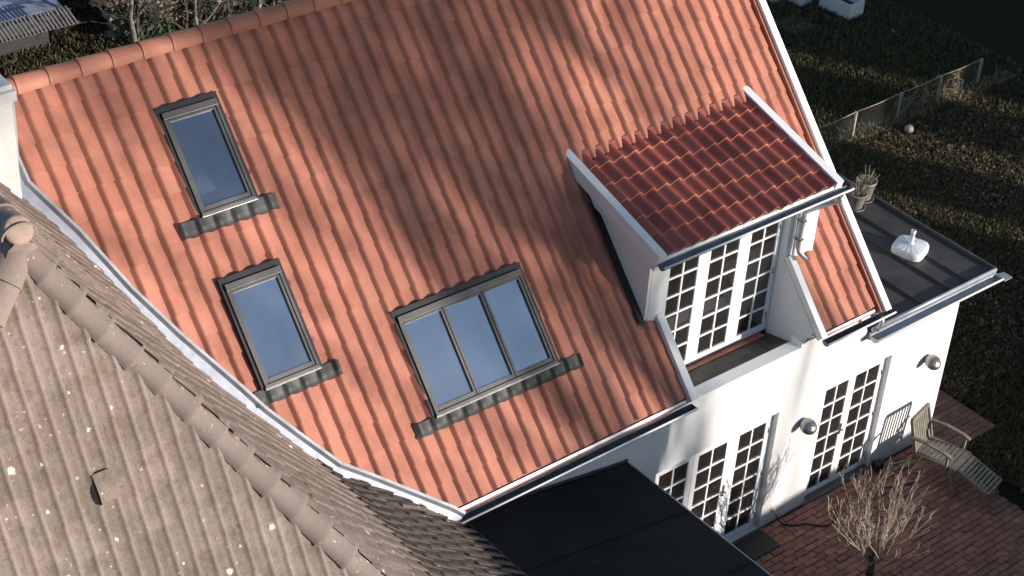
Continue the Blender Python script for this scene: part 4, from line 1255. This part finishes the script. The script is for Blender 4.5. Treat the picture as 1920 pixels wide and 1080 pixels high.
# dead creeper hanging on the fence
mb = MB(); q = random.Random(8)
for k in range(70):
    x = q.choice([q.uniform(15.2, 16.0), q.uniform(16.3, 17.0)]); y = 6.45 + q.gauss(0, .05)
    p = Vector((x, y, q.uniform(.2, .55))); pts = [p]
    for i in range(4): p = p + Vector((q.gauss(0, .07), q.gauss(0, .04), q.gauss(-.04, .05))); pts.append(Vector((p.x, p.y, max(.02, p.z))))
    mb.tube(pts, .004, 4, cap=False)
o = mb.build('dry_creeper', 'straw', None); tag(o, 'dry pale creeper tangled in the wire fence', 'creeper')
mb = MB(); mb.lathe([(.085 * math.sin(a), -.085 * math.cos(a)) for a in np.linspace(0.001, math.pi - .001, 12)], 18, (15.05, 6.0, .09)); tag(mb.build('ball', 'pale_ball'), 'small white ball lying at the foot of the wire fence', 'ball')
def planter(x, y, dx, dy, h, rot, label):
    t = thing('planter_box', label, 'planter', (x, y, 0), 'white planters in the far garden'); w = .05
    Mz = Matrix.Translation((x, y, 0)) @ Matrix.Rotation(rot, 4, 'Z'); m = lambda v: Mz @ v
    mb = MB(); mb.box((0, 0, 0), (dx, w, h), m); mb.box((0, dy - w, 0), (dx, dy, h), m); mb.box((0, w, 0), (w, dy - w, h), m); mb.box((dx - w, w, 0), (dx, dy - w, h), m); mb.build('box', 'planter', t, bevel=.006)
    mb = MB(); mb.box((w, w, 0), (dx - w, dy - w, h - .12), m); mb.build('soil', 'soil', t)
planter(17.60, 9.79, .45, .80, .33, R(2), 'white open planter box nearest the wire fence')
planter(17.22, 10.75, .36, .34, .30, R(4), 'white planter box behind the open planter')
planter(16.85, 11.2, .34, .34, .30, R(-6), 'farthest small white planter beside the verge board')
mb = MB(); mb.box((16.2, 9.95, .0), (16.85, 10.55, .03)); tag(mb.build('paving_slab', 'slab', None, None, .01), 'worn grey paving slab lying in the garden grass', 'slab')

# leaf litter and grass: dense scatter over the ground in view
def scatter(name, n, regions, kind, mat, seed, smin, smax):
    g = np.random.default_rng(seed); V = []; Fc = []; tot = 0
    for (x0, x1, y0, y1, wgt) in regions:
        m = int(n * wgt); xs = g.uniform(x0, x1, m); ys = g.uniform(y0, y1, m)
        keep = ~((xs < 8.6) & (xs > -1) & (ys > -6) & (ys < 8)) & ~((xs > 8.3) & (xs < 9.52) & (ys > -.47) & (ys < .99))
        xs, ys = xs[keep], ys[keep]; m = len(xs); a = g.uniform(0, 6.283, m); s = g.uniform(smin, smax, m)
        if kind == 'leaf':
            z = g.uniform(.004, .05, m); tx = g.normal(0, .6, m); ty = g.normal(0, .6, m)
            c, sn = np.cos(a) * s, np.sin(a) * s
            P = np.stack([np.stack([xs + c, ys + sn, z + tx * s], 1), np.stack([xs - sn * .45, ys + c * .45, z + ty * s * .5 + .01], 1),
                          np.stack([xs - c, ys - sn, z - tx * s * .4], 1), np.stack([xs + sn * .45, ys - c * .45, z - ty * s * .5 + .012], 1)], 1)
            k = 4
        else:
            h = g.uniform(.6, 1.3, m) * s * 1.6; w = .009 + .012 * g.random(m); lx = g.normal(0, .5, m) * h; ly = g.normal(0, .5, m) * h
            P = np.stack([np.stack([xs - w * np.cos(a), ys - w * np.sin(a), np.zeros(m)], 1), np.stack([xs + w * np.cos(a), ys + w * np.sin(a), np.zeros(m)], 1), np.stack([xs + lx, ys + ly, h], 1)], 1)
            k = 3
        V.append(P.reshape(-1, 3)); Fc.append(np.arange(m * k).reshape(m, k) + tot); tot += m * k
    V = np.concatenate(V); Fc = np.concatenate(Fc); k = Fc.shape[1]
    me = bpy.data.meshes.new(name); me.vertices.add(len(V)); me.vertices.foreach_set('co', V.ravel().astype(np.float32))
    me.loops.add(Fc.size); me.loops.foreach_set('vertex_index', Fc.ravel().astype(np.int32)); me.polygons.add(len(Fc))
    me.polygons.foreach_set('loop_start', np.arange(0, Fc.size, k, dtype=np.int32)); me.polygons.foreach_set('loop_total', np.full(len(Fc), k, dtype=np.int32))
    me.materials.append(MAT[mat]); me.update(calc_edges=True); me.validate()
    return link(name, me, None, 'stuff')
g_ = random.Random(77); mb = MB()
for k in range(330):
    x_, y_ = g_.uniform(4.2, 8.3), min(-.06, -abs(g_.gauss(0, 1.3)) - .05)
    if y_ < -4: continue
    a = g_.uniform(0, 6.28); s_ = g_.uniform(.012, .036); t1, t2 = g_.gauss(0, .3), g_.gauss(0, .3); c_, n_s = math.cos(a) * s_, math.sin(a) * s_
    mb.add([(x_ + c_, y_ + n_s, .05 + max(0, t1) * s_), (x_ - n_s * .5, y_ + c_ * .5, .052 + max(0, t2) * s_), (x_ - c_, y_ - n_s, .05), (x_ + n_s * .5, y_ - c_ * .5, .056)], [(0, 1, 2, 3)])
mb.build('patio_leaves', 'leaf_dry', None, 'stuff')
REG = [(8.3, 14, -3.5, 9, .5), (13, 19, -1, 12, .38), (2, 9.5, 14, 20, .12)]
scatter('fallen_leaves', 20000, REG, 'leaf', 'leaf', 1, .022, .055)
scatter('sunny_leaf_litter', 30000, [(9.3, 17, .3, 6.15, 1)], 'leaf', 'leaf_dry', 5, .018, .045)  # paler leaves put the brightness of the sunlit strip into the colour
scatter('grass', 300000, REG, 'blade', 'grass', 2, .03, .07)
scatter('dry_grass_strip', 3600, [(12.6, 18.5, 6.28, 6.62, 1)], 'blade', 'straw', 3, .03, .075)

# ------------------------------------------------------------------ behind the ridge: neighbours, stone wall, trees
nb = thing('pale_roof_shed', 'low shed with pale bluish sheet roof behind the ridge', 'shed', (1.5, 18, 0))
mb = MB(); mb.prism([(-3, 17.0, .82), (4.06, 17.0, .82), (4.06, 21, 1.7), (-3, 21, 1.7)], (0, 0, -.05)); mb.build('roof', 'pale_roof', nb)
mb = MB(); mb.box((-3, 16.96, .62), (4.09, 16.99, .80)); mb.build('eave_board', 'dark_board', nb)
mb = MB(); mb.box((-3, 17.2, 0), (3.9, 20.8, .74)); mb.build('wall', 'dark_board', nb)
sh = thing('slatted_rack', 'low rack with grey sloping slats in the shade behind the ridge', 'rack', (2, 16.2, 0))
slm = MB().box((-.019, 0, 0), (.019, .46, .02)).mesh('slat', 'slat')
for k in range(48):
    o = link('slat', slm, sh); o.location = Vector((.32 + k * .075, 15.98, .955)) - sh.location; o.matrix_parent_inverse = Matrix.Identity(4); o.rotation_euler = (R(20), 0, rnd.gauss(0, .02))
mb = MB(); mb.bar((.25, 16.05, .955), (3.92, 16.05, .955), .03, .03); mb.bar((.25, 16.36, 1.07), (3.92, 16.36, 1.07), .03, .03)
for x in (.3, 2.1, 3.88): mb.bar((x, 16.36, 0), (x, 16.36, 1.05), .05, .05); mb.bar((x, 16.05, 0), (x, 16.05, .94), .05, .05)
mb.build('frame', 'dark_board', sh)
# dry-stone wall of flat stones
mb = MB(); q = random.Random(4)
for r_ in range(11):
    x = 4.95 + q.uniform(-.1, .1)
    while x < 9.5:
        w = q.uniform(.18, .5); h = q.uniform(.055, .085); y = 16.75 + q.gauss(0, .03) + r_ * .015
        mb.box((x, y, r_ * .092), (x + w - .02, y + q.uniform(.25, .35), r_ * .092 + h)); x += w
o = mb.build('stone_wall', 'flat_stone', None); tag(o, 'low dry wall of flat pale stones behind the ridge', 'wall')

def bare_tree(x, y, H, r_, label, seed, mat_t='bark_grey', depth=5, spread=.55, group=None, lean=(0, 0), z0=0, split=(2, 3), nscaf=7, lo=.35):
    q = random.Random(seed); base = Vector((x, y, z0)); t = thing('bare_tree', label, 'tree', base, group)
    pts = [base - Vector((0, 0, .1))]; rs = [r_ * 1.15]; n = 7
    for k in range(1, n + 1):
        f_ = k / n; pts.append(base + Vector((lean[0] * f_ + q.gauss(0, H * .008), lean[1] * f_ + q.gauss(0, H * .008), H * .85 * f_))); rs.append(r_ * (1 - .85 * f_))
    mb = MB(); mb.tube(pts, rs, 9); mb.build('trunk', mat_t, t)
    mb = MB()
    for k in range(nscaf):
        f_ = lo + (.98 - lo) * k / (nscaf - 1); i = f_ * n; a = int(min(n - 1, i)); p = pts[a].lerp(pts[a + 1], i - a)
        az = k * 2.4 + q.uniform(-.4, .4); el = q.uniform(.35, 1.0)
        d = Vector((math.cos(az) * math.cos(el), math.sin(az) * math.cos(el), math.sin(el)))
        grow(mb, p, d, H * q.uniform(.16, .24) * (1.25 - .5 * f_), max(.012, r_ * (.5 - .38 * f_)), depth, q, 0, spread, 3, split, (.6, .85), .004, 5, .10)
    mb.build('crown', mat_t, t)
    return t
bare_tree(4.75, 15.6, 4.0, .055, 'grey bare tree with forked limbs behind the left ridge', 31, depth=4, nscaf=6, lo=.25)
bare_tree(5.9, 15.3, 3.4, .04, 'small leafless tree before the flat stone wall', 32, depth=4, nscaf=6, lo=.2)
bare_tree(7.4, 15.6, 3.2, .04, 'leafless thin tree near the right end of the stone wall', 33, depth=4, nscaf=7, lo=.15)
for k_, (x_, y_, h_) in enumerate([(5.0, 15.9, 2.2), (6.0, 15.9, 2.5), (6.95, 16.0, 1.9), (7.9, 15.9, 2.2)]):
    bare_tree(x_, y_, h_, .035, ['dark leafless bush nearest the slatted rack', 'dark leafless bush between the two stone wall patches', 'dark leafless bush at the right stone wall patch', 'dark leafless bush farthest from the slatted rack'][k_], 60 + k_, 'dark_twig', 5, .75, 'leafless bushes behind the ridge', nscaf=13, lo=.06, split=(2, 3))
def bush(x, y, rx, rz, n, label, seed):
    g = random.Random(seed); mb = MB()
    for k in range(n):
        a = g.uniform(0, 6.28); e = math.acos(g.uniform(0, 1)); rr = g.uniform(.5, 1.0) * (1 + .25 * math.sin(3 * a + seed))
        p = Vector((x + rx * rr * math.sin(e) * math.cos(a), y + rx * .7 * rr * math.sin(e) * math.sin(a), rz * rr * math.cos(e)))
        s_ = g.uniform(.03, .07); d = Vector((g.gauss(0, 1), g.gauss(0, 1), g.gauss(0, 1))).normalized(); o_ = d.orthogonal().normalized()
        mb.add([p - o_ * s_, p + d.cross(o_) * s_ * .5, p + o_ * s_, p - d.cross(o_) * s_ * .5], [(0, 1, 2, 3)])
    tag(mb.build('ivy_bush', 'hedge'), label, 'bush')
bush(5.45, 16.4, .5, .85, 800, 'dark ivy bush at the left end of the stone wall', 1)
bush(6.75, 16.4, .42, .9, 520, 'dark ivy bush at the middle of the stone wall', 2)
bush(8.3, 16.5, .7, 1.0, 1100, 'dark ivy bush at the right end of the stone wall', 3)

# ------------------------------------------------------------------ beyond the picture, towards the sun: added sun-blocking hedges, and bare trees that shade the place
E_ = Vector((math.cos(SUN_AZ), math.sin(SUN_AZ), 0)); A_ = Vector((SUN.x, SUN.y, 0)).normalized()
HY = -14.0
TE = math.tan(SUN_EL) / math.cos(SUN_AZ)
def hedge(s0, s1, h, label, seed):
    """unseen hedge added along x so that its shadow covers the strip s0..s1 (measured across the sun's direction)"""
    g = random.Random(seed); mb = MB(); xa, xb = [(q_ - HY * E_.y) / E_.x for q_ in (s0, s1)]
    nx = max(2, int((xb - xa) / .35)); nz = max(3, int(h / .4))
    def P(x, z, off):
        n_ = mnoise.noise(Vector((x * 1.3, z * 1.3, seed)))
        return Vector((x, HY - off + .15 * n_, z * (1 + .03 * mnoise.noise(Vector((x * .9, seed, 0))) * (z > h * .9))))
    for off in (0, 1.1):
        vs = [P(xa + (xb - xa) * i / nx, h * j / nz, off) for j in range(nz + 1) for i in range(nx + 1)]; m = nx + 1
        mb.add(vs, [(j * m + i, j * m + i + 1, (j + 1) * m + i + 1, (j + 1) * m + i) for j in range(nz) for i in range(nx)])
    top = [P(xa + (xb - xa) * i / nx, h, o_) for o_ in (0, 1.1) for i in range(nx + 1)]; m = nx + 1
    mb.add(top, [(i, i + 1, m + i + 1, m + i) for i in range(nx)])
    for x in (xa, xb): mb.add([P(x, 0, 0), P(x, 0, 1.1), P(x, h, 1.1), P(x, h, 0)], [(0, 1, 2, 3)])
    tag(mb.build('shade_hedge', 'hedge'), label, 'hedge', 'unseen hedges added for shade beyond the patio')
def need(z, y=0.0): return z + (y - HY) * TE
hedge(-14, 2.78, need(2.9), 'tall unseen hedge added to shade the wall beside the felt roof', 1)
hedge(2.8, 8.45, need(.27), 'low unseen hedge added to shade the wall base and patio', 2)
hedge(8.5, 13.15, need(.4, 10), 'unseen hedge added to shade the garden corner', 3)
hedge(14.25, 15.1, need(.3, 9), 'narrow unseen hedge added to shade between two sun strips', 4)
hedge(16.6, 17.6, need(.3, 11), 'square unseen hedge added to shade between sun strips', 5)
hedge(18.7, 36, need(.5, 14), 'long unseen hedge added to shade the far garden side', 6)
def shade_tree(s, dist, H, r_, seed, label, lo=.60):
    q = random.Random(seed); P = E_ * s + A_ * dist; t = thing('bare_tree', label, 'tree', P, 'bare trees beyond the patio')
    pts = [P - Vector((0, 0, .1))]; rs = [r_ * 1.2]; n = 8; lx, ly = q.gauss(0, .5), q.gauss(0, .5)
    for k in range(1, n + 1):
        f_ = k / n; pts.append(P + Vector((lx * f_ + q.gauss(0, .12), ly * f_ + q.gauss(0, .12), H * .8 * f_))); rs.append(r_ * (1 - .8 * f_))
    mb = MB(); mb.tube(pts, rs, 9); mb.build('trunk', 'bark_grey', t)
    mb = MB(); ns = 13
    for k in range(ns):
        f_ = lo + (.99 - lo) * k / (ns - 1); i = f_ * n; a = int(min(n - 1, i)); p = pts[a].lerp(pts[a + 1], i - a)
        az = k * 2.4 + q.uniform(-.5, .5); el = q.uniform(1.05, 1.42)
        d = Vector((math.cos(az) * math.cos(el), math.sin(az) * math.cos(el), math.sin(el)))
        grow(mb, p, d, H * q.uniform(.17, .25) * (1.2 - .5 * f_), max(.05, r_ * (.62 - .42 * f_)), 4, q, 0, .33, 3, (2, 3), (.62, .85), .026, 5, .22)
    mb.build('crown', 'bark_grey', t)
for k_, (s_, d_, h_, r_, sd_, nm, lo_) in enumerate([(1.7, 43, 18.5, .15, 58, 'first', .6), (2.5, 40, 18.5, .16, 52, 'second', .6), (3.5, 47, 20.0, .16, 53, 'third', .66), (4.6, 41, 20.5, .12, 54, 'fourth', .82),
                                   (2.1, 54, 21.5, .15, 61, 'fifth, farthest', .6), (3.1, 53, 21.5, .15, 62, 'sixth, farthest', .62), (5.3, 45, 21.0, .11, 64, 'seventh, nearest the garden', .84)]):
    shade_tree(s_, d_, h_, r_, sd_, 'bare tree beyond the added hedges, ' + nm + ' counted from the felt roof side', lo_)
